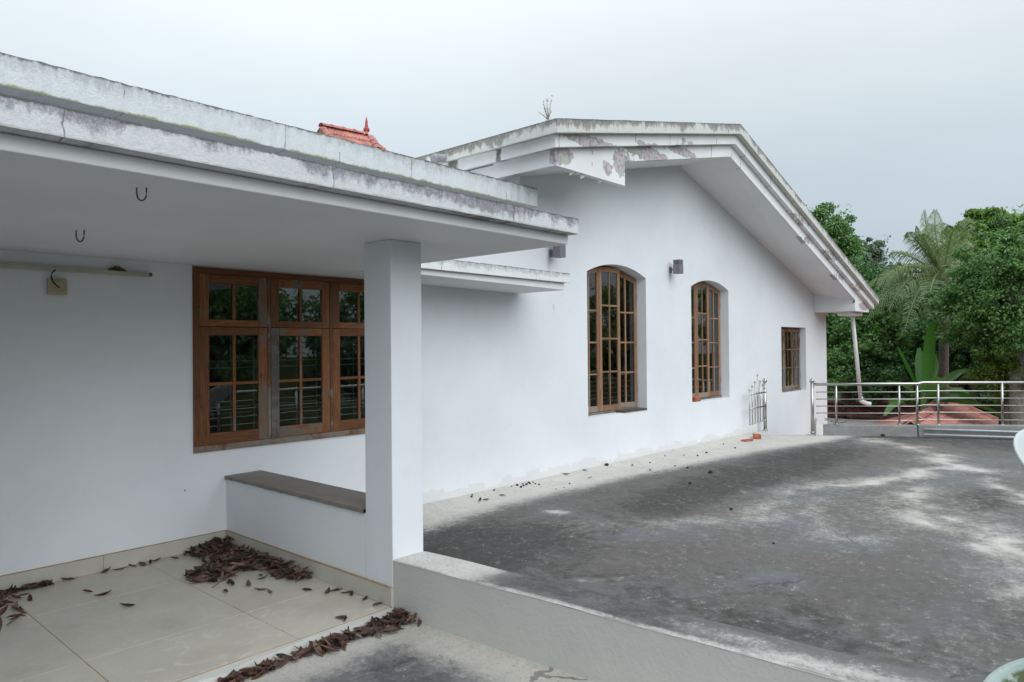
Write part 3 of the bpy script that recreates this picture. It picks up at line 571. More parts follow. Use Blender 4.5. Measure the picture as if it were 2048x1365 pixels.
# arched / square windows on the terrace wall: three folding leaves of two by four panes
def terrace_window(name, label, x0, x1, z0, zs, rise, rows, yaw, m, depth=.145):
    y = YL+depth; fr = .05; oz = [(x0, z0)]
    outl = arch(x0+.001, x1-.001, z0+.001, zs, rise) if rise else [(x0+.001, z0+.001), (x1-.001, z0+.001), (x1-.001, zs-.001), (x0+.001, zs-.001)]
    inl = arch(x0+fr, x1-fr, z0+fr, zs-.02, rise*.93) if rise else [(x0+fr, z0+fr), (x1-fr, z0+fr), (x1-fr, zs-fr), (x0+fr, zs-fr)]
    wo = poly_extrude(outl, [inl], y+.04, y+.092, MB()).build(name, m, house); wo['label'] = label
    MB().box(x0+.002, x1-.002, y-.012, y+.038, z0+.001, z0+.032).build('sill_board', 'grey_timber', wo, bevel=.003)
    xa, xb = x0+.012, x1-.012; wd = (xb-xa)/3; c_, R_ = None, None
    def ztop(x):
        if not rise: return zs-.018
        c = (x1-x0)/2; R = (c*c+rise*rise)/(2*rise); return zs+rise-R+math.sqrt(max(R*R-(x-(x0+x1)/2)**2, 0))-.022
    for k in range(3):
        l0, l1 = xa+k*wd+.004, xa+(k+1)*wd-.004; ang, hinge = yaw[k]
        leaf = MB(); st = .05; d = .032; zb = z0+.037
        hx = l0 if hinge < 0 else l1
        T = Matrix.Translation((hx, y, 0)) @ Matrix.Rotation(math.radians(ang), 4, 'Z') @ Matrix.Translation((-hx, -y, 0))
        def put(nm, mt, mbx, bev=.002):
            mbx.v = [tuple(T @ Vector(v)) for v in mbx.v]; return mbx.build(nm, mt, wo, bevel=bev)
        N = 6
        def strip(xp, xq, zlo, fz, y0, y1):        # member whose upper edge follows the arch
            q = MB(); P_ = [(x, zlo(x)) for x in np.linspace(xp, xq, N)]+[(x, fz(x)) for x in np.linspace(xq, xp, N)]; poly_extrude(P_, [], y0, y1, q)
            if ztop(xp)-zlo(xp) > abs(xq-xp)*2: q.uv = [(b_, a_) for a_, b_ in q.uv]
            return q
        put('stile', m, strip(l0, l0+st, lambda x: zb, ztop, y, y+d)); put('stile', m, strip(l1-st, l1, lambda x: zb, ztop, y, y+d))
        g0, g1 = l0+st+.0004, l1-st-.0004; gb = zb+.075; gt = lambda x: ztop(x)-.065
        put('rail', m, MB().box(g0, g1, y+.001, y+d-.001, zb, gb)); put('rail', m, strip(g0, g1, gt, ztop, y+.001, y+d-.001))
        xm = (g0+g1)/2; w_ = .011; zt_ = min(gt(g0), gt(g1)); zc = [gb+(zt_-gb)*t/rows for t in range(rows)]
        put('muntin', m, strip(xm-w_, xm+w_, lambda x: gb+.0003, lambda x: gt(x)-.0003, y+.004, y+d-.006))
        for z in zc[1:]:
            for a, b in ((g0, xm-w_), (xm+w_, g1)): put('muntin', m, MB().box(a+.0003, b-.0003, y+.005, y+d-.006, z-w_, z+w_))
        for i, z in enumerate(zc):
            for a, b in ((g0, xm), (xm, g1)):
                hi = (lambda x: gt(x)-.0008) if i == rows-1 else (lambda x, q=zc[min(i+1, rows-1)]: q-.001)
                put('glass_pane', 'pane_glass', strip(a+.001, b-.001, lambda x, z=z: z+.001, hi, y+.014, y+.017), 0)
        for z in (zb+.25, zs-.25): put('hinge', 'steel', MB().box(hx-.006, hx+.006, y-.006, y-.0005, z-.035, z+.035), 0)
    for z in np.arange(z0+.17, zs, .105): MB().tube([(x0+.05, y+.10, z), (x1-.05, y+.10, z)], .006, 6).build('grille_bar', 'grille_paint', wo)
    for x in np.linspace(x0+.25, x1-.25, 4): MB().tube([(x, y+.108, z0+.05), (x, y+.108, zs)], .005, 6).build('grille_bar', 'grille_paint', wo)
    return wo
w1 = terrace_window('arched_window', 'larger arched teak window with its middle leaf ajar', *WIN1, 4, ((0, -1), (-3, -1), (-10, 1)), 'teak_light')
terrace_window('arched_window', 'farther arched teak window with a brick on its sill', *WIN2, 4, ((0, -1), (-1, -1), (-3, 1)), 'teak_light')
terrace_window('square_window', 'small square-headed window near the house corner', *WIN3, 0, 3, ((0, -1), (0, -1), (-2, 1)), 'teak_worn', .115)
MB().box(8.02, 8.60, YL-.012, YL+.13, .581, .606).build('sill_plank', 'grey_timber', w1, bevel=.003)
# ------------------------------------------------------------------ low dividing wall, curb, stair
lw = thing('low_wall', 'low grey plastered kerb wall running from the column foot toward the camera', 'wall')
def low_pt(Y, side, z): return (lowx(Y)+(.236 if side else 0), Y, z)
ys = np.linspace(3.214, -1.2, 60); mb = MB()
r = random.Random(5); wz = [r.uniform(-.004, .004) for _ in ys]
for i in range(len(ys)-1):
    a, b = ys[i], ys[i+1]
    mb.face([low_pt(a, 0, -.1), low_pt(b, 0, -.1), low_pt(b, 0, .262+wz[i+1]), low_pt(a, 0, .262+wz[i])])
    mb.face([low_pt(b, 1, -.2), low_pt(a, 1, -.2), low_pt(a, 1, .25), low_pt(b, 1, .25)])
mb.face([low_pt(ys[-1], 0, -.1), low_pt(ys[-1], 1, -.1), low_pt(ys[-1], 1, .25), low_pt(ys[-1], 0, .262)])
mb.build('wall_face', 'low_wall_face', lw, weld=True)
cop = grid('wall_top', 'coping_concrete', lambda y: (lowx(y)-.003, lowx(y)+.24), np.linspace(3.2138, -1.2, 90), 14, lambda X, Y: .268+.004*np.sin(Y*5.1)*np.sin(Y*2.3)-.10*np.clip(X-lowx(Y)-.16, 0, 1)**1.2-.9*np.clip(.006-(X-lowx(Y)), 0, 1),
    lambda X, Y: np.maximum(.95*ss(Y, 2.35, 2.8)+.0*X, np.maximum(.75*np.exp(-((X-lowx(Y))/.025)**2), .66*(.7+.3*np.sin(5*Y)*np.sin(31*(X-lowx(Y))+3*Y))*ss(-Y, -2.0, -1.0)*ss(-(X-lowx(Y)), -.26, -.12))), lambda X, Y: .55*ss(Y, 1.2, 1.8)*(1-ss(Y, 2.3, 2.7)))
cop.parent = lw
cb = thing('terrace_curb', 'weathered grey concrete curb with steel railing along the far terrace edge', 'curb')
def curb_piece(name, A, B, zt, wd, parent):
    A, B = Vector(A), Vector(B); d = (B-A).normalized(); nrm = Vector((-d.y, d.x, 0)) if (Vector((-d.y, d.x, 0)).x > 0) else Vector((d.y, -d.x, 0))
    N = 24; V = []; pal = []; f = []
    prof = [(-.0, -.34), (-.02, -.12), (-.004, zt-.012), (.01, zt), (wd-.01, zt), (wd, zt-.012), (wd, -.6)]
    for i in range(N+1):
        p = A+(B-A)*(i/N)
        for k, (o, z) in enumerate(prof): V.append(tuple(p+nrm*(o+rnd.uniform(-.003, .003))+Vector((0, 0, z+rnd.uniform(-.003, .003))))); pal.append(.12 if k < 2 else .35)
    M = len(prof)
    for i in range(N):
        for k in range(M-1): f.append((i*M+k, (i+1)*M+k, (i+1)*M+k+1, i*M+k+1))
    f.append(tuple(range(M))); f.append(tuple(N*M+k for k in range(M)))
    me = bpy.data.meshes.new(name); me.from_pydata(V, [], f); me.materials.append(MATS['curb_concrete'])
    for nm, val in (('pale', pal), ('dark', [.15]*len(V))): a_ = me.attributes.new(nm, 'FLOAT', 'POINT'); a_.data.foreach_set('value', val)
    return link(name, me, parent)
R0, R1 = Vector((railx(4.33), 4.33, 0)), Vector((railx(2.96), 2.96, 0))
R2, R3 = Vector((railx(2.90)+.10, 2.90, 0)), Vector((railx(-.25)+.10, -.25, 0)); R4 = Vector((lowx(-.25)+.4, -.27, 0))
curb_piece('curb_run', R0, R1, .065, .15, cb); curb_piece('curb_run', R1+Vector((.04, -.012, 0)), R3, .078, .15, cb); curb_piece('curb_run', R3, R4, .078, .15, cb)
# round-headed end pier of the curb
mb = MB(); c0 = Vector((railx(4.34), 4.34, 0)); dd = (R1-R0).normalized(); nn = Vector((-dd.y, dd.x, 0)); pr = [(-.055, -.2), (.055, -.2)]+[(.055*math.cos(t)*1.0, .10+.075*math.sin(t)) for t in np.linspace(0, math.pi, 12)]
L = [c0+dd*(a+.05)-nn*.02+Vector((0, 0, z)) for a, z in pr]; L2 = [p+nn*(-.0)+Vector((.20, .13, 0)) for p in L]
mb.face(L); mb.face(L2[::-1])
for i in range(len(L)): j = (i+1) % len(L); mb.face([L[i], L2[i], L2[j], L[j]])
mb.build('end_pier', 'flake_paint', cb, weld=True)
mb = MB()
for s in range(3): mb.box(12.35+.3*s, 14.8, 4.30, YL-.003, -.36-.17*s-.17, -.36-.17*s+.001*s)
stt = thing('stair', 'dark concrete steps going down past the open steel gate', 'stair'); mb.build('stair_flight', 'slab_grey', stt)
# ------------------------------------------------------------------ steel railing and gate
rail = thing('steel_railing', 'stainless steel railing with five thin bars along the far terrace edge', 'railing')
off = Vector((.075, 0, 0)); RT_ = .775
def lerp(a, b, t): return a+(b-a)*t
def atz(p, z): return Vector((p.x, p.y, z))
P0 = Vector((railx(4.40)+.02, 4.40, 0))
pA = [P0, R1+off, R2+off+Vector((-.04, 0, 0)), R3+off, R4]
hz = [.635, .512, .39, .268, .143]
mb = MB().tube([atz(P0, -.1), atz(P0, .80)], .028, 16); mb.build('post', 'steel', rail, smooth=True)
MB().ball(atz(P0, .83), .042).build('post_ball', 'steel', rail, smooth=True)
MB().ball(atz(P0, -.07), .045, sz=.5).build('post_foot', 'steel', rail, smooth=True)
MB().tube([atz(P0, RT_-.005), atz(pA[1], RT_), atz(pA[2], RT_+.018), atz(pA[3], RT_+.018), atz(pA[4], RT_+.018)], .026, 14).build('handrail', 'steel', rail, smooth=True)
sdir = (pA[1]-P0).normalized()
for k, z in enumerate(hz):
    s = P0+sdir*(.085 if k < 4 else .20)
    MB().tube([atz(s, z), atz(lerp(s, pA[1], .96), z), atz(pA[2], z+.018), atz(pA[3], z+.018), atz(pA[4], z+.018)], .0085, 8).build('rail_bar', 'steel', rail, smooth=True)
    if k < 4: MB().ball(atz(s, z), .018, 10, 6).build('bar_end_ball', 'steel', rail, smooth=True)
def on_line(px, A, B):
    d = ray(px, 767); n_ = Vector((d.y, -d.x)); a, b = n_.dot(Vector((A.x, A.y))), n_.dot(Vector((B.x, B.y))); return lerp(A, B, a/(a-b))
for px, A, B in ((1672, pA[0], pA[1]), (1798, pA[0], pA[1]), (1834, pA[0], pA[1]+Vector((.03, -.04, 0))), (1876, pA[2], pA[3]), (2004, pA[2], pA[3])):
    p = on_line(px, A, B); zt = RT_+(.0 if px < 1850 else .018)
    MB().tube([atz(p, .06), atz(p, zt)], .019, 12).build('post', 'steel', rail, smooth=True); MB().ball(atz(p, .075), .036, sz=.5).build('post_foot', 'steel', rail, smooth=True)
for t in (.25, .5, .75, .99):
    p = lerp(pA[2], pA[3], .28+.72*t); MB().tube([atz(p, .06), atz(p, RT_)], .019, 12).build('post', 'steel', rail, smooth=True)
for t in np.linspace(.1, .95, 9):
    p = lerp(pA[3], pA[4], t); MB().tube([atz(p, .06), atz(p, RT_)], .019, 12).build('post', 'steel', rail, smooth=True)
gate = thing('steel_gate', 'open stainless steel gate leaf with ball-tipped bars folded against the white wall', 'gate')
GY = 5.09
gp = (12.40, GY)
MB().tube([(*gp, -.06), (*gp, .80)], .028, 16).build('gate_post', 'steel', gate, smooth=True); MB().ball((*gp, .83), .042).build('post_ball', 'steel', gate, smooth=True); MB().ball((*gp, -.045), .048, sz=.45).build('post_foot', 'steel', gate, smooth=True)
for x, zt, zb in zip((11.705, 11.815, 11.927, 12.038, 12.155, 12.263, 12.345), (.70, .765, .83, .948, .836, .769, .707), (.115, .118, .122, .126, .129, .132, .135)):
    MB().tube([(x, GY-.02, zb), (x, GY-.02, zt)], .0095, 8).build('gate_bar', 'steel', gate, smooth=True)
    MB().ball((x, GY-.02, zt), .019, 10, 6).build('bar_tip', 'steel', gate, smooth=True); MB().ball((x, GY-.02, zb), .019, 10, 6).build('bar_tip', 'steel', gate, smooth=True)
for z in (.626, .382): MB().tube([(11.70, GY-.02, z), (12.40, GY-.02, z+.004)], .013, 10).build('gate_rail', 'steel', gate, smooth=True)
# ------------------------------------------------------------------ fittings
def wall_lamp(label, x, z):
    t = thing('wall_lamp', label, 'lamp', 'box lamps on the terrace wall')
    MB().box(x-.03, x+.03, YL-.022, YL-.001, z-.075, z+.01).build('back_plate', 'lamp_metal', t, bevel=.004)
    MB().tube([(x, YL-.02, z-.03), (x, YL-.085, z-.03)], .013, 10).build('arm', 'lamp_metal', t)
    y0, y1 = YL-.19, YL-.08
    MB().box(x-.055, x+.055, y0, y1, z-.095, z+.045).build('lamp_body', 'lamp_metal', t, bevel=.004)
    for k in range(2): MB().box(x-.048, x+.048, y0+.007, y1-.007, z+.046+.026*k, z+.058+.026*k).build('lamp_glass_band', 'lamp_band', t); MB().box(x-.055, x+.055, y0, y1, z+.0585+.026*k, z+.0715+.026*k+(.01 if k else 0)).build('lamp_collar', 'lamp_metal', t, bevel=.002)
wall_lamp('grey box wall lamp tucked just above the small sunshade', 6.49, 2.60)
wall_lamp('grey box wall lamp between the two arched windows', 9.29, 2.61)
wall_lamp('grey box wall lamp under the eave at the house corner', 15.92, 2.22)
bt = thing('tube_light_batten', 'dusty white tube light batten high on the porch wall', 'light fitting')
MB().box(.75, 2.0, YL-.045, YL-.001, 1.982, 2.008).build('channel', 'batten_plastic', bt, bevel=.003)
MB().box(1.985, 2.003, YL-.05, YL-.046, 1.985, 2.01).build('end_cap', 'rust_wire', bt)
jb = thing('junction_box', 'square cream junction box with loose black cable on the porch wall', 'junction box')
MB().box(1.378, 1.487, YL-.03, YL-.001, 1.83, 1.934).build('box', 'cream_plastic', jb, bevel=.006)
MB().lathe((0, 0, 0), [(.036, 0), (.038, .002), (.034, .004)], 24).build('cover_ring', 'cream_plastic', jb).matrix_world = Matrix.Translation((1.440, YL-.0305, 1.884)) @ Matrix.Rotation(math.radians(90), 4, 'X')
MB().tube([(1.415, YL-.048, 1.985), (1.392, YL-.065, 1.965), (1.384, YL-.07, 1.94), (1.402, YL-.055, 1.905), (1.425, YL-.045, 1.885), (1.441, YL-.031, 1.876)], .0045, 8).build('cable', 'black_rubber', jb, smooth=True)
r = random.Random(11); mb = MB()
for i in range(420):
    a, q = r.uniform(0, 6.28), r.random()**.5; x = 1.785+.062*q*math.cos(a); y = YL-.024+.020*q*math.sin(a); z = 2.0085+max(0, .034*(1-q*q))*r.random()
    d = Vector((r.gauss(0, 1), r.gauss(0, 1), r.gauss(0, .6))).normalized()*r.uniform(.003, .008); mb.tube([Vector((x, y, z))-d, Vector((x, y, z))+d], r.uniform(.0009, .002), 4)
tag(mb.build('insect_nest', 'nest_straw'), 'small brown crumbly nest sitting on top of the tube light batten', 'nest')
def hook(label, x, y, s, ang):
    pts = [(-.022, .0), (-.022, -.03), (-.018, -.048), (-.008, -.06), (.004, -.062), (.014, -.056), (.021, -.042), (.023, -.02), (.023, .0)]
    c, sn = math.cos(ang), math.sin(ang); o = MB().tube([(x+c*a*s, y+sn*a*s, 2.0955+b*s) for a, b in pts], .004*s, 8).build('ceiling_hook', 'rust_wire', smooth=True); tag(o, label, 'hook')
p1, p2 = onz(283, 376, 2.095), onz(160, 461, 2.095)
hook('rusty iron loop in the porch ceiling nearest the canopy edge', p1.x, p1.y, .80, -.75); hook('rusty iron loop in the porch ceiling nearer the wall', p2.x, p2.y, .95, -.9)
dp = thing('drain_pipe', 'white plastic rainwater pipe leaning below the right eave', 'pipe')
a, b = Vector((16.15, 4.70, 2.10)), Vector((16.52, 4.66, .26))
MB().tube([a, b], .040, 14).build('pipe', 'white_plastic', dp, smooth=True); MB().tube([b+Vector((0, 0, .06)), b+Vector((.01, -.005, -.03)), b+Vector((.12, -.10, -.09)), b+Vector((.17, -.145, -.095))], .047, 14).build('elbow', 'white_plastic', dp, smooth=True)
MB().box(15.66, 16.32, 4.55, 4.86, 2.065, 2.138).build('pipe_collar', 'trim_paint', dp, bevel=.01)
# two spare pipes lying along the curb
for k, (lab, o, z) in enumerate((('upper of two long white pipes lying along the curb', .0, .01), ('lower of two long white pipes lying along the curb', -.075, -.075))):
    A = R2+Vector((-.10+o, -.05, z)); B = lerp(R2, R3, .62)+Vector((-.12+o, 0, z-.05)); tag(MB().tube([A, B], .017, 12).build('spare_pipe', 'grey_pipe', smooth=True), lab, 'pipe', 'white pipes by the curb')
# wires by the end pier
MB().tube([c0+Vector((.25, -.05, .17)), c0+Vector((.30, -.22, .08)), c0+Vector((.33, -.36, .10)), c0+Vector((.35, -.5, .2))], .006, 6).build('loose_wire', 'black_rubber', cb, smooth=True)
# satellite dish edge and mossy pot at the right border
ds = thing('satellite_dish', 'white metal dish with a rust spot at the right edge of the terrace', 'satellite dish')
e0 = atd(2040, 876, 4.6); ctr = e0+RT*.325+Vector((0, 0, -.20))
mb = MB(); prof = [(0.0, -.07), (.1, -.062), (.2, -.04), (.28, -.012), (.33, .01), (.345, .012), (.345, .0), (.28, -.025), (.2, -.052), (.1, -.074), (0, -.082)]
mb.lathe((0, 0, 0), prof, 40); dd_ = mb.build('reflector', 'dish_paint', ds, smooth=True)
dn = Vector((-.30, -.55, .78)).normalized(); dd_.matrix_world = Matrix.Translation(ctr) @ dn.to_track_quat('Z', 'Y').to_matrix().to_4x4()
MB().tube([ctr-dn*.06, ctr-dn*.16+Vector((0, 0, -.1)), Vector((ctr.x, ctr.y, tz(ctr.x, ctr.y)))+Vector((.05, .03, 0))], .02, 10).build('mast', 'steel', ds)
MB().tube([ctr+dn*.0-UP*.3, ctr+dn*.35], .01, 8).build('feed_arm', 'steel', ds)
pc = onz(2140, 1446, .30); pot = MB().lathe((0, 0, -.30), [(0, 0), (.10, 0), (.125, .30), (.15, .345), (.155, .37), (.148, .378), (.135, .37), (.12, .33), (0, .32)], 28)
po = pot.build('mossy_pot', 'mossy_pot', smooth=True); po.matrix_world = Matrix.Translation((pc.x+.06, pc.y+.02, .27)) @ Matrix.Rotation(math.radians(-24), 4, FW) @ Matrix.Scale(1.35, 4)
tag(po, 'pale mossy pot rim at the lower right corner beside the low wall', 'pot')
# ------------------------------------------------------------------ bricks, clods, leaves
def chunk(name, label, cat, c, size, rot, m, group=None, seed=0):
    r = random.Random(seed); b = MB().box(-size[0]/2, size[0]/2, -size[1]/2, size[1]/2, 0, size[2])
    j = {}
    for v in b.v: j.setdefault(v, tuple(v[i]*(1+r.uniform(-.22, .12)) for i in range(3)))
    b.v = [j[v] for v in b.v]; o = b.build(name, m, bevel=min(size)*.12); o.location = c; o.rotation_euler = (0, 0, rot); return tag(o, label, cat, group)
p = onz(1500, 875, -.10); chunk('brick_piece', 'larger broken red brick lying on the terrace near the gate', 'brick', (p.x, p.y-.12, tz(p.x, p.y-.12)), (.20, .12, .085), .5, 'broken_brick', seed=1)
p = onz(1478, 880, -.10); chunk('brick_piece', 'flat red brick shard lying on the terrace left of the larger broken brick', 'brick', (p.x, p.y-.14, tz(p.x, p.y-.14)), (.20, .10, .035), -.3, 'broken_brick', seed=2)
chunk('brick', 'red brick on the sill of the farther arched window', 'brick', (10.13, YL+.055, .5985), (.23, .10, .075), 0.02, 'broken_brick', seed=3)
clods = [(1060, 975), (1053, 977), (1047, 979), (1042, 981), (1036, 980), (1030, 979), (1066, 973), (1071, 974), (1078, 974), (1040, 976), (1050, 973), (1023, 982), (985, 990), (936, 999), (943, 1003), (961, 1003), (981, 989), (1112, 980), (1128, 977), (1139, 969), (1210, 937), (1375, 936), (1421, 946), (1380, 968), (1462, 1021), (1547, 1090), (1368, 910), (1413, 905), (1330, 914), (1447, 888), (1395, 911), (1300, 926), (1350, 932), (1520, 870), (1470, 895)]
for i, (x, y) in enumerate(clods):
    p = onz(x, y, -.09); yy = min(p.y, YL-.05); s = (.013 if x < 1150 else .017)*rnd.uniform(.55, 1.25)*(1.5 if (x, y) in ((1421, 946), (1375, 936), (1210, 937)) else 1)
    q = MB().ball((0, 0, 0), s, 7, 5, .75); q.v = [tuple(c*rnd.uniform(.75, 1.2) for c in v) for v in q.v]; o = q.build('dirt_clod', 'clod'); o.location = (p.x, yy, tz(p.x, yy)+s*.45); tag(o, 'small dark dirt clod on the pale strip of terrace by the white wall' if i < 32 else 'small dark dirt clod on the pale strip of terrace by the white wall', 'dirt clod', 'dirt clods along the terrace wall')
p = onz(1763, 868, -.1); o = MB().ball((0, 0, 0), .05, 12, 8, .7).build('dark_plug', 'black_rubber', smooth=True); o.location = (p.x-.15, p.y-.05, tz(p.x, p.y)+.02); tag(o, 'round black lump on the terrace below the far curb', 'lump')
def leaf_geo(r, L, wd, curl, fold):
    """curled dry leaf: 5 stations, midrib and two edges"""
    V = []; F_ = []
    for i in range(6):
        t = i/5; wv = wd*math.sin(math.pi*min(max(t, .02), .98))**.8*(1-.25*t); x = (t-.5)*L; z = curl*L*(4*(t-.5)**2)+.002
        V += [(x, -wv, z+fold*wv), (x, 0, z), (x, wv, z+fold*wv*r.uniform(.7, 1.3))]
    for i in range(5):
        for k in range(2): F_.append((i*3+k, (i+1)*3+k, (i+1)*3+k+1, i*3+k+1))
    return V, F_
LEAVES = []
for k in range(7):
    r = random.Random(40+k); V, F_ = leaf_geo(r, r.uniform(.075, .115), r.uniform(.011, .02), r.uniform(.05, .22), r.uniform(.2, 1.2))
    me = bpy.data.meshes.new('dry_leaf'); me.from_pydata(V, [], F_); me.materials.append(MATS['dead_leaf']); a = me.attributes.new('tone', 'FLOAT', 'POINT'); a.data.foreach_set('value', [r.random()]*len(V)); LEAVES.append(me)
def floor_leaf(px, py, label, group, z=0.0015, ang=None, sc=1):
    p = onz(px, py, z); 
    if p.x > XP-.04: p.x = XP-.04
    if p.y > YL-.05: p.y = YL-.05
    o = link('dry_leaf', rnd.choice(LEAVES)); o.location = (p.x, p.y, z); o.rotation_euler = (rnd.uniform(-.2, .2), rnd.uniform(-.12, .12), rnd.uniform(0, 6.28) if ang is None else ang); s = sc*rnd.uniform(.8, 1.15); o.scale = (s, s, s); tag(o, label, 'leaf', group)
G1 = 'single dry leaves scattered on the porch tiles'; L1 = 'single brown dry leaf lying loose on the beige porch tiles'
for q in ((175, 1185), (215, 1188), (203, 1192), (465, 1170), (458, 1166), (497, 1171), (452, 1185), (520, 1182), (540, 1185), (615, 1181), (655, 1186), (664, 1183), (675, 1182), (700, 1185), (710, 1187), (741, 1196), (768, 1206), (690, 1240), (683, 1238), (350, 1118), (300, 1128), (308, 1122), (285, 1130), (265, 1133), (240, 1140), (212, 1144), (255, 1214), (404, 1163), (398, 1158), (525, 1158), (521, 1152), (640, 1150), (120, 1150), (85, 1166)): floor_leaf(*q, L1, G1)
twig = onz(445, 1165, .004); tag(MB().tube([twig+Vector((-.09, -.05, 0)), twig+Vector((-.02, -.005, .006)), twig+Vector((.06, .05, .012))], .0022, 5).build('twig', 'rust_wire'), 'thin dry twig poking out of the leaf heap in the porch corner', 'twig')
def leaf_heap(name, label, pts, seed, zbase=0.0):
    """pts: list of (x, y, z) leaf centres; one heaped mesh"""
    r = random.Random(seed); V = []; F_ = []; T_ = []
    for (x, y, z) in pts:
        v, f = leaf_geo(r, r.uniform(.06, .115), r.uniform(.010, .020), r.uniform(-.05, .22), r.uniform(.1, 1.2))
        M_ = Matrix.Translation((x, y, z+zbase)) @ Matrix.Rotation(r.uniform(0, 6.28), 4, 'Z') @ Matrix.Rotation(r.gauss(0, .45), 4, 'X') @ Matrix.Rotation(r.gauss(0, .35), 4, 'Y')
        k = len(V); V += [tuple(M_ @ Vector(q)) for q in v]; F_ += [tuple(i+k for i in q) for q in f]; T_ += [r.random()]*len(v)
    me = bpy.data.meshes.new(name); me.from_pydata(V, [], F_); me.materials.append(MATS['dead_leaf']); a = me.attributes.new('tone', 'FLOAT', 'POINT'); a.data.foreach_set('value', T_)
    return tag(link(name, me), label, 'leaves', kind='stuff')
r = random.Random(21); pts = []
def height(x, y):      # heap in the corner, thinning along both skirtings
    a = .085*math.exp(-(((XP-x)/.26)**2+((YL-y)/.40)**2)); b = .05*math.exp(-(((XP-x)/.15)**2))*(1 if y > 4.1 else math.exp(-((4.1-y)/.12)**2)); c = .05*math.exp(-((x-2.13)**2/.018+(y-4.55)**2/.02)); return max(a, b, c, .045*math.exp(-((x-2.32)**2/.02+(y-4.68)**2/.045)))
while len(pts) < 560:
    x, y = r.uniform(1.9, XP-.035), r.uniform(3.95, YL-.035); h = height(x, y)
    if h > .013 and r.random() < h/.05: pts.append((x, y, .003+h*r.random()**.7))
leaf_heap('leaf_heap', 'brown heap of dry leaves in the inner corner of the porch', pts, 5)
pts = [(.95+r.gauss(0, .10), YL-.06-abs(r.gauss(0, .22)), .004+.035*r.random()) for _ in range(170)]+[(1.0+r.random()*.42, YL-.03-.03*r.random(), .004+.012*r.random()) for _ in range(46)]
leaf_heap('leaf_heap', 'drift of dry leaves on the porch at the left edge of the picture', pts, 6)
pts = []
for _ in range(460):
    t = r.random()**1.3
    if math.sin(t*17)+.6*math.sin(t*41+1) < r.uniform(-1.6, .9): continue
    pts.append((2.53-1.03*t+r.gauss(0, .02), 3.155-abs(r.gauss(0, .02+.045*(1-t)))-.01, -.041+.034*r.random()*max(0, 1-t)**.8))
leaf_heap('leaf_heap', 'long drift of dry leaves along the foot of the porch step', pts, 7)
for (x, y) in ((1095, 938), (1131, 957), (1265, 932), (1300, 941), (960, 1006), (1005, 995), (972, 1004), (1180, 957)): 
    p = onz(x, y, -.09); o = link('dry_leaf', rnd.choice(LEAVES)); o.location = (p.x, min(p.y, YL-.06), tz(p.x, min(p.y, YL-.06))+.004); o.rotation_euler = (0, 0, rnd.uniform(0, 6)); tag(o, 'small dark dry leaf on the pale strip of terrace below the sunshade', 'leaf', 'dry leaves by the terrace wall')
# ------------------------------------------------------------------ tiled roofs
def tile_mesh(name, wd, ln, m):
    """interlocking clay tile: two ribs across the width, small nib step at the lower end; local x across, y down the slope"""
    b = MB(); prof = [(0, .018), (.08, .03), (.17, .012), (.33, .006), (.46, .012), (.53, .028), (.61, .012), (.80, .006), (.92, .012), (1, .018)]
    for (xa, za), (xb, zb) in zip(prof[:-1], prof[1:]): b.face([(xa*wd, 0, za), (xb*wd, 0, zb), (xb*wd, ln*1.08, zb+.022), (xa*wd, ln*1.08, za+.022)]); b.face([(xa*wd, ln*1.08, za+.022), (xb*wd, ln*1.08, zb+.022), (xb*wd, ln*1.08, zb-.008), (xa*wd, ln*1.08, za-.008)])
    return b.mesh(name, m)
def ridge_mesh(ln, m, r_=.10):
    b = MB(); n_ = 8
    for y0, y1, s in ((0, ln*.86, 1.0), (ln*.82, ln*1.04, 1.16)):
        for i in range(n_):
            t0, t1 = math.pi*i/n_, math.pi*(i+1)/n_; c = lambda t, y: (r_*s*math.cos(t), y, r_*s*.8*math.sin(t)); b.face([c(t0, y0), c(t1, y0), c(t1, y1), c(t0, y1)])
    return b.mesh('ridge_tile', m, False)
def frame_m(o, ex, ey): ez_ = ex.cross(ey).normalized(); return Matrix(((ex.x, ey.x, ez_.x, o.x), (ex.y, ey.y, ez_.y, o.y), (ex.z, ey.z, ez_.z, o.z), (0, 0, 0, 1)))
def tiled_face(parent, me, A, along, down, nu, nv, wd, ln, keep=lambda u, v: True):
    ex, ey = along.normalized(), down.normalized()
    if ex.cross(ey).z < 0: A = A+along; ex = -ex
    for j in range(nv):
        for i in range(nu):
            if keep(i/nu, j/nv): o = link('tile', me, parent); o.matrix_world = frame_m(A+ex*(i*wd)+ey*(j*ln)+Vector((0, 0, rnd.uniform(-.004, .004))), ex, ey)
def ridge_row(parent, me, A, B, ln):
    d = (B-A); n_ = max(1, int(d.length/ln)); d.normalize(); ex = d.cross(Vector((0, 0, 1))).normalized()
    for i in range(n_): o = link('ridge_tile', me, parent); o.matrix_world = frame_m(A+d*(i*ln), ex, d)
TM = tile_mesh('tile', .235, .33, 'clay_tile'); RM = ridge_mesh(.38, 'ridge_clay')
A = onx(1892, 798, 23.0); B = onz(1812, 855, A.z); C_ = onz(2031, 857, A.z-.62)
hr = thing('tiled_porch_roof', 'pinkish red clay tile roof rising beyond the far railing', 'roof')
dn_ = (C_-A); al = (B-A)
tiled_face(hr, TM, A+Vector((0, 0, -.03)), al, dn_, int(al.length/.235)+1, 10, .235, .33)
ridge_row(hr, RM, A, B, .38); ridge_row(hr, RM, A+(C_-A)*1.5, A, .38)
other = Vector((0, 1.9, -.62)); mb = MB(); mb.face([A, B, B+other, A+other]); A2, B2 = A+(C_-A)*1.6, B+(C_-A)*1.6; mb.face([A-Vector((0, 0, .06)), B-Vector((0, 0, .06)), B2-Vector((0, 0, .1)), A2-Vector((0, 0, .1))])
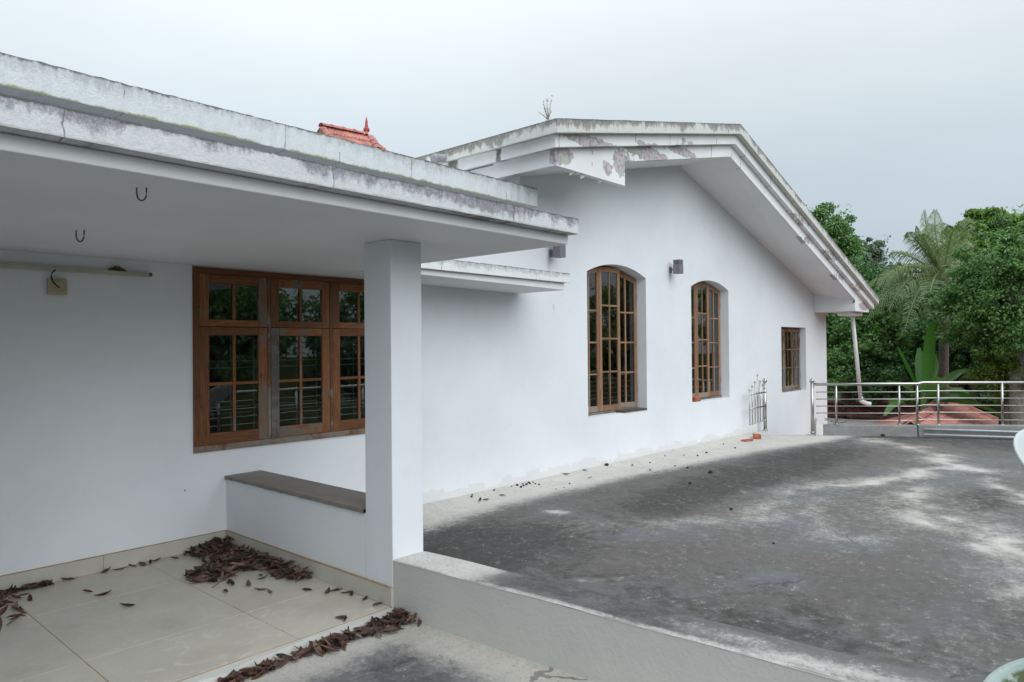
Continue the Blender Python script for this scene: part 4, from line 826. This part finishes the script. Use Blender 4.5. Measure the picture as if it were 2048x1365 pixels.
mb.face([A-Vector((0, 0, .05)), A2-Vector((0, 0, .1)), A2+Vector((1.5, 0, -1)), A+other+Vector((1.5, 0, -1))]); mb.build('roof_deck', 'ridge_clay', hr)
# old brown tiled roof with a grey slab in front of it
orf = thing('old_tiled_roof', 'dark mossy brown tiled roof edge behind the railing beside the white wall', 'roof')
OT = tile_mesh('tile', .235, .30, 'old_tile'); OR_ = ridge_mesh(.30, 'old_tile_red', .075)
A = onx(1640, 811, 20.2); B = onx(1850, 811, 20.2); zt = (A.z+B.z)/2; A = Vector((20.2, 6.9, zt)); B = Vector((20.2, B.y-.4, zt))
tiled_face(orf, OT, A, B-A, Vector((-.55, 0, -.30)), int((A.y-B.y)/.235), 2, .235, .30); ridge_row(orf, OR_, A+Vector((0, 0, .01)), B+Vector((0, 0, .01)), .30)
zs_ = onx(1720, 840, 19.6).z
MB().box(19.66, 20.5, B.y, 7.2, zs_-.2, zt-.36).build('eave_board', 'old_tile', orf)
MB().box(16.4, 19.64, B.y-.2, 7.0, zs_-.16, zs_).build('grey_slab', 'slab_grey', orf)
# turret roof with finial behind the flat roof
tw = thing('turret_roof', 'small red tiled turret roof with finial peeking over the flat roof', 'roof')
T0, T1 = ony(641, 251, 11), ony(735, 270, 11); zr = 5.50; T0 = Vector((7.15, 11.1, zr)); T1 = Vector((8.30, 11.1, zr-.0))
t0 = ony(641, 252, 11.1); t1 = ony(735, 271, 11.1)
TT = tile_mesh('tile', .16, .30, 'clay_tile'); TR = ridge_mesh(.25, 'ridge_clay', .07)
al = t1-t0; dn_ = Vector((0, -.75, -.52))
tiled_face(tw, TT, t0+Vector((0, -.02, -.04)), al, dn_, int(al.length/.16)+1, 3, .16, .30); ridge_row(tw, TR, t0, t1+al*.05, .25)
e1 = ony(757, 300, 10.4); ridge_row(tw, TR, e1, t1+Vector((.05, 0, 0)), .25); e0_ = ony(622, 262, 10.4); mb = MB()
mb.face([t0, t1, t1+Vector((0, 1, -.7)), t0+Vector((0, 1, -.7))]); mb.face([t0+Vector((0, 0, -.06)), t0+Vector((0, -1, -.76)), t0+Vector((0, 1, -.76))]); mb.face([t1+Vector((0, 0, -.05)), t1+Vector((.35, -.7, -.6)), t1+Vector((.35, .9, -.7))]); mb.build('roof_deck', 'clay_tile', tw)
ridge_row(tw, TR, t0+Vector((-.06, -.55, -.42)), t0+Vector((-.02, 0, -.01)), .25)
MB().box(t0.x-.1, t1.x+.1, 10.5, 11.8, 3.2, t1.z-.72).build('turret_wall', 'wall_paint', tw)
fz = ony(733, 268, 11.1); MB().lathe(fz, [(.0, -.05), (.05, -.03), (.03, 0), (.025, .02), (.052, .045), (.062, .075), (.055, .105), (.03, .125), (.034, .14), (.026, .17), (.024, .21), (.026, .22), (.016, .27), (.0, .345)], 16).build('finial', 'finial_red', tw, smooth=True)
# ------------------------------------------------------------------ vegetation
def leaf_mesh(name, C, Nrm, size, tone, m, aspect=.5, droop=.0):
    """numpy leaf cloud: each leaf a folded kite of 4 triangles"""
    n_ = len(C); rg = np.random.default_rng(n_+int(size.sum()*100) % 1000)
    a = rg.normal(size=(n_, 3)); a -= Nrm*np.sum(a*Nrm, 1, keepdims=True); a[:, 2] -= droop; a /= np.linalg.norm(a, axis=1, keepdims=True)+1e-9
    b = np.cross(Nrm, a); b /= np.linalg.norm(b, axis=1, keepdims=True)+1e-9
    s = size[:, None]; V = np.stack([C-a*s*.5, C+b*s*aspect*.5+Nrm*s*.10, C+a*s*.5, C-b*s*aspect*.5+Nrm*s*.10, ], 1).reshape(-1, 3)
    F_ = np.arange(n_)[:, None]*4+np.array([[0, 1, 2], [0, 2, 3]]).reshape(1, 6); F_ = F_.reshape(-1)
    me = bpy.data.meshes.new(name); me.vertices.add(len(V)); me.vertices.foreach_set('co', V.astype(np.float32).ravel()); nf = n_*2
    me.loops.add(nf*3); me.loops.foreach_set('vertex_index', F_.astype(np.int32)); me.polygons.add(nf); me.polygons.foreach_set('loop_start', (np.arange(nf)*3).astype(np.int32)); me.polygons.foreach_set('loop_total', np.full(nf, 3, np.int32))
    at = me.attributes.new('tone', 'FLOAT', 'POINT'); at.data.foreach_set('value', np.repeat(tone, 4).astype(np.float32)); me.materials.append(MATS[m]); me.update(); return me
def tree_meshes(seed, rx, rz, nclump, nleaf, lsize, m, bark, trunk_h, clr=.28, low=-.75, aspect=.5):
    """crown centred at local (0,0,trunk_h); returns crown and trunk meshes"""
    rg = np.random.default_rng(seed); cl = []
    while len(cl) < nclump:
        p = rg.uniform(-1, 1, 3); q = np.linalg.norm(p)
        if q < 1 and p[2] > low and (q > .45 or rg.random() < .35): cl.append(p*np.array([rx, rx, rz])*(1+.10*np.clip(rg.normal(), -2, 1.2)))
    cl = np.array(cl); cr_ = clr*(rx+rz)/2*rg.uniform(.6, 1.3, nclump); wts = cr_**2; wts /= wts.sum()
    idx = rg.choice(nclump, nleaf, p=wts); d = rg.normal(size=(nleaf, 3)); d /= np.linalg.norm(d, axis=1, keepdims=True); rad = cr_[idx]*rg.random(nleaf)**.45*np.where(rg.random(nleaf) < .10, 1.35, 1)
    C = cl[idx]+d*rad[:, None]*np.array([1, 1, .72])
    ph = rg.uniform(0, 6.28, 6); free = rg.random(nleaf) < .16; q = d*(.45+.55*rg.random(nleaf)[:, None]**.7)*(.92+.16*np.sin(d[:, :1]*5+ph[0])*np.sin(d[:, 1:2]*4+ph[1])+.14*np.sin(d[:, 1:2]*6+ph[2]+d[:, 2:]*5)+.12*np.sin(d[:, 2:]*8+ph[3]+d[:, :1]*6))*np.array([rx, rx, rz])*1.02; q[:, 2] = np.where(q[:, 2] < low*rz, np.abs(q[:, 2])*.6, q[:, 2])
    C = np.where(free[:, None], q, C); C[:, 2] += trunk_h
    Nn = d*.7+rg.normal(size=(nleaf, 3))*.55+np.array([0, 0, .55]); Nn /= np.linalg.norm(Nn, axis=1, keepdims=True)
    tone = np.clip(.45+.28*rg.normal(size=nleaf)+.26*rg.normal(size=nclump)[idx], 0, 1)
    crown = leaf_mesh('crown', C, Nn, lsize*rg.uniform(.65, 1.35, nleaf), tone, m, aspect, .3)
    b = MB(); r = random.Random(seed); base = Vector((0, 0, 0)); fork = Vector((r.uniform(-.2, .2), r.uniform(-.2, .2), max(.3, trunk_h-rz*.75))); R0_ = .045*(rx+rz)+.03
    b.tube([base, lerp(base, fork, .5)+Vector((r.uniform(-.1, .1), r.uniform(-.1, .1), 0)), fork], [R0_*1.25, R0_, R0_*.85], 9)
    for c in cl[rg.permutation(nclump)[:min(nclump, 34)]]:
        e = Vector(c)+Vector((0, 0, trunk_h)); mid = lerp(fork, e, .5)+Vector((r.uniform(-.25, .25), r.uniform(-.25, .25), r.uniform(-.1, .3)))*rx*.25
        b.tube([fork, mid, e], [R0_*.45, R0_*.26, R0_*.07], 5, cap=False)
    return crown, b.mesh('trunk', bark, True)
GZ = -3.6
def plant_tree(name, label, cat, meshes, p, group, rot=0, s=1.0):
    t = thing(name, label, cat, group, (p[0], p[1], GZ)); t.rotation_euler = (0, 0, rot); t.scale = (s, s, s)
    link('crown', meshes[0], t); link('trunk', meshes[1], t); return t
def tree_px(name, label, cat, px, py, D, rpx, rzpx, seed, nclump, nleaf, lsize, m, bark, group, **kw):
    c = atd(px, py, D); k = D/F*1.02; rx, rz = rpx*k, rzpx*k
    return plant_tree(name, label, cat, tree_meshes(seed, rx, rz, nclump, nleaf, lsize, m, bark, c.z-GZ, **kw), c, group)
GT = 'trees beyond the terrace'
tree_px('broadleaf_tree', 'tall leafy tree rising right behind the sloping gable eave', 'tree', 1640, 520, 27, 75, 95, 1, 80, 30000, .12, 'leaf_mid', 'bark', GT, clr=.18)
tree_px('broadleaf_tree', 'thin grey-green tree showing small against the sky left of the palm', 'tree', 1745, 545, 38, 52, 58, 2, 46, 7000, .16, 'leaf_grey', 'pale_bark', GT, clr=.16)
tree_px('broadleaf_tree', 'sparse grey-green treetop just right of the gable eave', 'tree', 1712, 520, 33, 36, 46, 12, 30, 3600, .17, 'leaf_grey', 'pale_bark', GT, clr=.16)
tree_px('broadleaf_tree', 'big small-leaved green tree filling the right edge of the picture', 'tree', 2035, 592, 19.5, 112, 112, 3, 300, 66000, .080, 'leaf_mid', 'pale_bark', GT, clr=.115, low=-.8)
tree_px('broadleaf_tree', 'bright lime-green treetop above the right-hand tree', 'tree', 1995, 485, 27, 72, 48, 4, 60, 26000, .13, 'leaf_lime', 'bark', GT, clr=.2)
tree_px('broadleaf_tree', 'dark green tree standing behind the palm crown', 'tree', 1850, 640, 32, 130, 90, 5, 110, 26000, .17, 'leaf_deep', 'bark', GT)
tree_px('broadleaf_tree', 'dark green tree low behind the drain pipe', 'tree', 1700, 640, 26, 95, 85, 6, 110, 34000, .13, 'leaf_deep', 'bark', GT)
tree_px('broadleaf_tree', 'deep shaded tree behind the banana plant at far right', 'tree', 2000, 700, 26, 130, 90, 7, 110, 26000, .16, 'leaf_deep', 'bark', GT)
GS = 'shrubs below the terrace railing'
for i, (lab, px, py, D, a, b, m, n_, ls) in enumerate((('bright green bush beside the house corner under the eave', 1690, 665, 22, 62, 52, 'leaf_mid', 12000, .13), ('rounded green bush between drain pipe and banana plant', 1755, 670, 21, 52, 62, 'leaf_mid', 12000, .12), ('leafy shrub low behind the railing left of the drain pipe', 1680, 745, 20.9, 48, 50, 'leaf_mid', 11000, .10), ('dense dark shrub behind the railing right of the drain pipe', 1765, 755, 20.9, 55, 50, 'leaf_deep', 12000, .10),
        ('yellow-green shrub at the right edge above the railing', 2020, 735, 20, 60, 58, 'leaf_lime', 12000, .10), ('dark low shrub under the banana leaves', 1890, 790, 25, 80, 40, 'leaf_deep', 9000, .14), ('green bush tucked under the big right-hand tree', 1935, 690, 24, 60, 50, 'leaf_deep', 9000, .13), ('dark shrub behind the far railing post at right edge', 2060, 820, 24, 80, 45, 'leaf_deep', 9000, .13))):
    tree_px('shrub', lab, 'shrub', px, py, D, a, b, 20+i, 90, int(n_*1.7), ls*.78, m, 'bark', GS, clr=.17)
# coconut palm
def frond_mesh(seed, L, rise, droop, m):
    r = np.random.default_rng(seed); N = 46; t = np.linspace(0, 1, N); X = L*(t*np.cos(rise)*1.0-.10*t**3); Z = L*(np.sin(rise)*t-droop*t**2.2); b = MB()
    b.tube([(X[i], 0, Z[i]) for i in range(0, N, 5)]+[(X[-1], 0, Z[-1])], [.035*(1-.85*i/10) for i in range(len(range(0, N, 5))+1)], 5)
    V, F_, T_ = list(b.v), list(b.f), [.8]*len(b.v)
    for i in range(3, N):
        ll = L*.27*math.sin(math.pi*min(.12+.88*t[i], .97))**.7
        for sgn in (-1, 1):
            tx_ = np.array([X[min(i+1, N-1)]-X[i-1], 0, Z[min(i+1, N-1)]-Z[i-1]]); tx_ /= np.linalg.norm(tx_)
            out = np.array([0, sgn, 0])*.78+tx_*.55+np.array([0, 0, .12+.1*r.normal()]); out /= np.linalg.norm(out); p0 = np.array([X[i], 0, Z[i]]); wv = tx_*.012
            p1 = p0+out*ll*.5; p2 = p0+out*ll*.92+np.array([0, 0, -ll*(.42+.25*r.random())]); k = len(V)
            V += [tuple(p0-wv*.5), tuple(p0+wv*.5), tuple(p1+wv), tuple(p1-wv), tuple(p2)]; F_ += [(k, k+1, k+2, k+3), (k+3, k+2, k+4)]; T_ += [float(np.clip(.45+.3*r.normal(), 0, 1))]*5
    me = bpy.data.meshes.new('frond'); me.from_pydata(V, [], F_); me.materials.append(MATS[m]); a_ = me.attributes.new('tone', 'FLOAT', 'POINT'); a_.data.foreach_set('value', T_); return me
def palm(label, px, py, D, fr, L, group, dry=0):
    c = atd(px, py, D); t = thing('coconut_palm', label, 'palm tree', group, (c.x, c.y, GZ)); h = c.z-GZ
    MB().tube([(.5, .2, 0), (.25, .1, h*.4), (.05, 0, h*.8), (0, 0, h)], [.17, .13, .11, .12], 10).build('trunk', 'pale_bark', t, smooth=True)
    for k, (az, rise, dr) in enumerate(fr):
        me = frond_mesh(k+px, L*(.85+.25*((k*37) % 10)/10), math.radians(rise), dr, 'leaf_palm' if k < len(fr)-dry else 'leaf_dry'); o = link('frond', me, t); o.location = (0, 0, h); o.rotation_euler = (0, 0, math.radians(az))
    return t
ca = math.degrees(math.atan2(RT.y, RT.x))       # picture-right direction seen from above
palm('coconut palm with feathery fronds standing against the sky', 1886, 556, 21.5, [(ca+180, 40, .30), (ca+150, 24, .55), (ca+100, 78, .16), (ca+30, 52, .30), (ca+185, 10, .65), (ca+215, 5, .7), (ca+170, 38, .75), (ca-20, 40, .6), (ca+60, 70, .3), (ca+250, 35, .75), (ca+290, 30, .7), (ca+130, 74, .2), (ca+340, 20, .7), (ca+200, 62, .35), (ca+230, 12, .6), (ca+265, 70, .4), (ca+95, 72, .25), (ca+190, 30, .6), (ca+160, 12, .8), (ca+185, 58, .3), (ca+165, 66, .22), (ca+10, 66, .25), (ca+200, 18, .7)], 2.3, 'palms')
palm('short palm with drooping dry fronds under the right-hand tree', 1925, 640, 25, [(ca+200, -10, .8), (ca+330, -5, .9), (ca+270, 5, 1.0), (ca+240, -15, .9), (ca+300, -20, .8)], 1.25, 'palms', 4)
# banana plant
bn = thing('banana_plant', 'banana plant with big upright paddle leaves behind the railing', 'banana plant'); bc = atd(1848, 808, 19.3); bn.location = (bc.x, bc.y, GZ); hb = bc.z-GZ
MB().tube([(0, 0, 0), (.03, 0, hb*.6), (0, 0, hb+.25)], [.13, .11, .07], 12).build('stem', 'green_stem', bn, smooth=True)
def paddle(L, wd, rise, droop, seed):
    r = random.Random(seed); N = 12; V = []; F_ = []
    for i in range(N+1):
        t = i/N; x = L*t*math.cos(rise)*(1-.12*t); z = L*(t*math.sin(rise)-droop*t*t); wv = wd*(0.03 if t < .16 else math.sin(math.pi*min(.97, (t-.12)/.88))**.55); e = r.uniform(.9, 1.05)
        V += [(x, -wv*e, z+.28*wv), (x, 0, z), (x, wv*e, z+.28*wv)]
    for i in range(N):
        for k in range(2): F_.append((i*3+k, (i+1)*3+k, (i+1)*3+k+1, i*3+k+1))
    me = bpy.data.meshes.new('leaf_blade'); me.from_pydata(V, [], F_); me.materials.append(MATS['leaf_banana']); a_ = me.attributes.new('tone', 'FLOAT', 'POINT'); a_.data.foreach_set('value', [r.random()]*len(V)); me.polygons.foreach_set('use_smooth', [True]*len(me.polygons)); return me
for k, (az, rise, L, wd, dr) in enumerate(((ca+100, 84, 2.0, .17, .0), (ca+170, 66, 1.7, .16, .12), (ca+20, 72, 1.6, .16, .08), (ca+10, 48, 1.75, .17, .28), (ca+185, 45, 1.5, .16, .35), (ca+350, 22, 1.7, .19, .35), (ca+200, 20, 1.5, .17, .5), (ca+250, 55, 1.3, .16, .3), (ca+300, 40, 1.5, .18, .45), (ca+150, 78, 1.3, .13, .05), (ca+330, 12, 1.9, .2, .4), (ca+60, 62, 1.6, .16, .15))):
    o = link('leaf_blade', paddle(L, wd, math.radians(rise), dr, k), bn); o.location = (0, 0, hb); o.rotation_euler = (rnd.uniform(-.5, .5), 0, math.radians(az))
# dry brush
def brush(label, px, py, D, sp, hh, seed):
    c = atd(px, py, D); r = random.Random(seed); b = MB()
    for i in range(150):
        x, y = r.gauss(0, sp), r.gauss(0, sp); d = Vector((r.gauss(0, .5), r.gauss(0, .5), r.uniform(.2, 1.3))).normalized(); L = r.uniform(.3, 1.0)*hh; p0 = Vector((x, y, r.uniform(-.1, .25)*hh)); b.tube([p0, p0+d*L*.6, p0+d*L+Vector((0, 0, -.2*L))], [.014, .012, .006], 3, cap=False)
    b.tube([(0, 0, -3.0), (0, 0, .25)], .05, 6); t = b.build('dry_brush', 'dry_stem'); t.location = c; return tag(t, label, 'bush')
brush('tangle of dry brown stems behind the railing above the tiled roof', 1890, 788, 24.2, .34, .95, 3); brush('low dry brown brush right of the tiled roof peak', 1962, 815, 24.6, .5, .7, 4)
# roof-corner weeds and curb weed
def weed(label, base, stems, seed, leafm='leaf_lime'):
    r = random.Random(seed); t = thing('weed', label, 'plant'); t.location = base; b = MB(); C = []
    for (dx, dy, hgt) in stems:
        pts = [Vector((dx*k/4*(.6+.4*k/4), dy*k/4, hgt*k/4)) for k in range(5)]; b.tube(pts, [.005, .004, .0035, .003, .002], 5)
        for k in range(14): q = pts[min(4, k*5//14)]; C.append(q+Vector((r.uniform(-.02, .02), r.uniform(-.02, .02), r.uniform(-.01, .03))))
    b.build('stem', 'dry_stem', t); Cn = np.array([tuple(c) for c in C]); rg = np.random.default_rng(seed); Nn = rg.normal(size=Cn.shape)+[0, 0, .6]; Nn /= np.linalg.norm(Nn, axis=1, keepdims=True)
    hi = Cn[:, 2]/max(Cn[:, 2].max(), .01); link('leaves', leaf_mesh('leaves', Cn, Nn, .012+.030*rg.random(len(Cn))*(hi > .6), rg.random(len(Cn)), leafm, .5), t)
p = Vector((5.42, 4.36, 3.70)); weed('sprig of weeds growing on the corner of the gable roof', p, [(-.05, .02, .15), (-.02, .0, .17), (-.035, .03, .16), (.0, .05, .13), (.06, 0, .22), (.03, -.02, .1), (-.09, .05, .07)], 8)
p = R1+Vector((.03, .02, .06)); weed('small green weed sprouting at the bend of the curb', p, [(-.06, .05, .22), (.05, -.03, .30), (.0, .06, .15), (-.1, .1, .1), (.08, .03, .24)], 9)
# trees on the garden side: they stand behind the camera and show only as reflections in the panes
t_a = tree_meshes(61, 2.6, 2.4, 40, 9000, .20, 'leaf_mid', 'bark', 5.4); t_b = tree_meshes(62, 2.2, 2.6, 36, 8000, .2, 'leaf_deep', 'bark', 5.0)
for i, (x, y, s) in enumerate(((1.5, -13, 1.0), (6.5, -12, .9), (11, -13.5, 1.1), (16, -11.5, 1.0), (21, -12, 1.1), (-4, -13, 1.1), (26, -9, 1.0), (31, -3, 1.1), (13.5, -18, 1.2), (4, -18, 1.2))):
    plant_tree('garden_tree', 'green garden tree on the camera side, seen only in window reflections', 'tree', (t_a, t_b)[i % 2], (x, y), 'garden trees behind the viewer', rnd.uniform(0, 6), s)
far = [(38+6*(k % 3)+rnd.uniform(-1, 1), -6+2.6*k+rnd.uniform(-.6, .6), rnd.uniform(.95, 1.2)) for k in range(11)]
for k, (x, y, s) in enumerate(far):
    plant_tree('garden_tree', 'far green tree in the dense row closing the view behind the palm', 'tree', (t_a, t_b)[(k+1) % 2], (x, y), 'far trees closing the view', rnd.uniform(0, 6), s)
S.render.resolution_x, S.render.resolution_y = 1024, 682
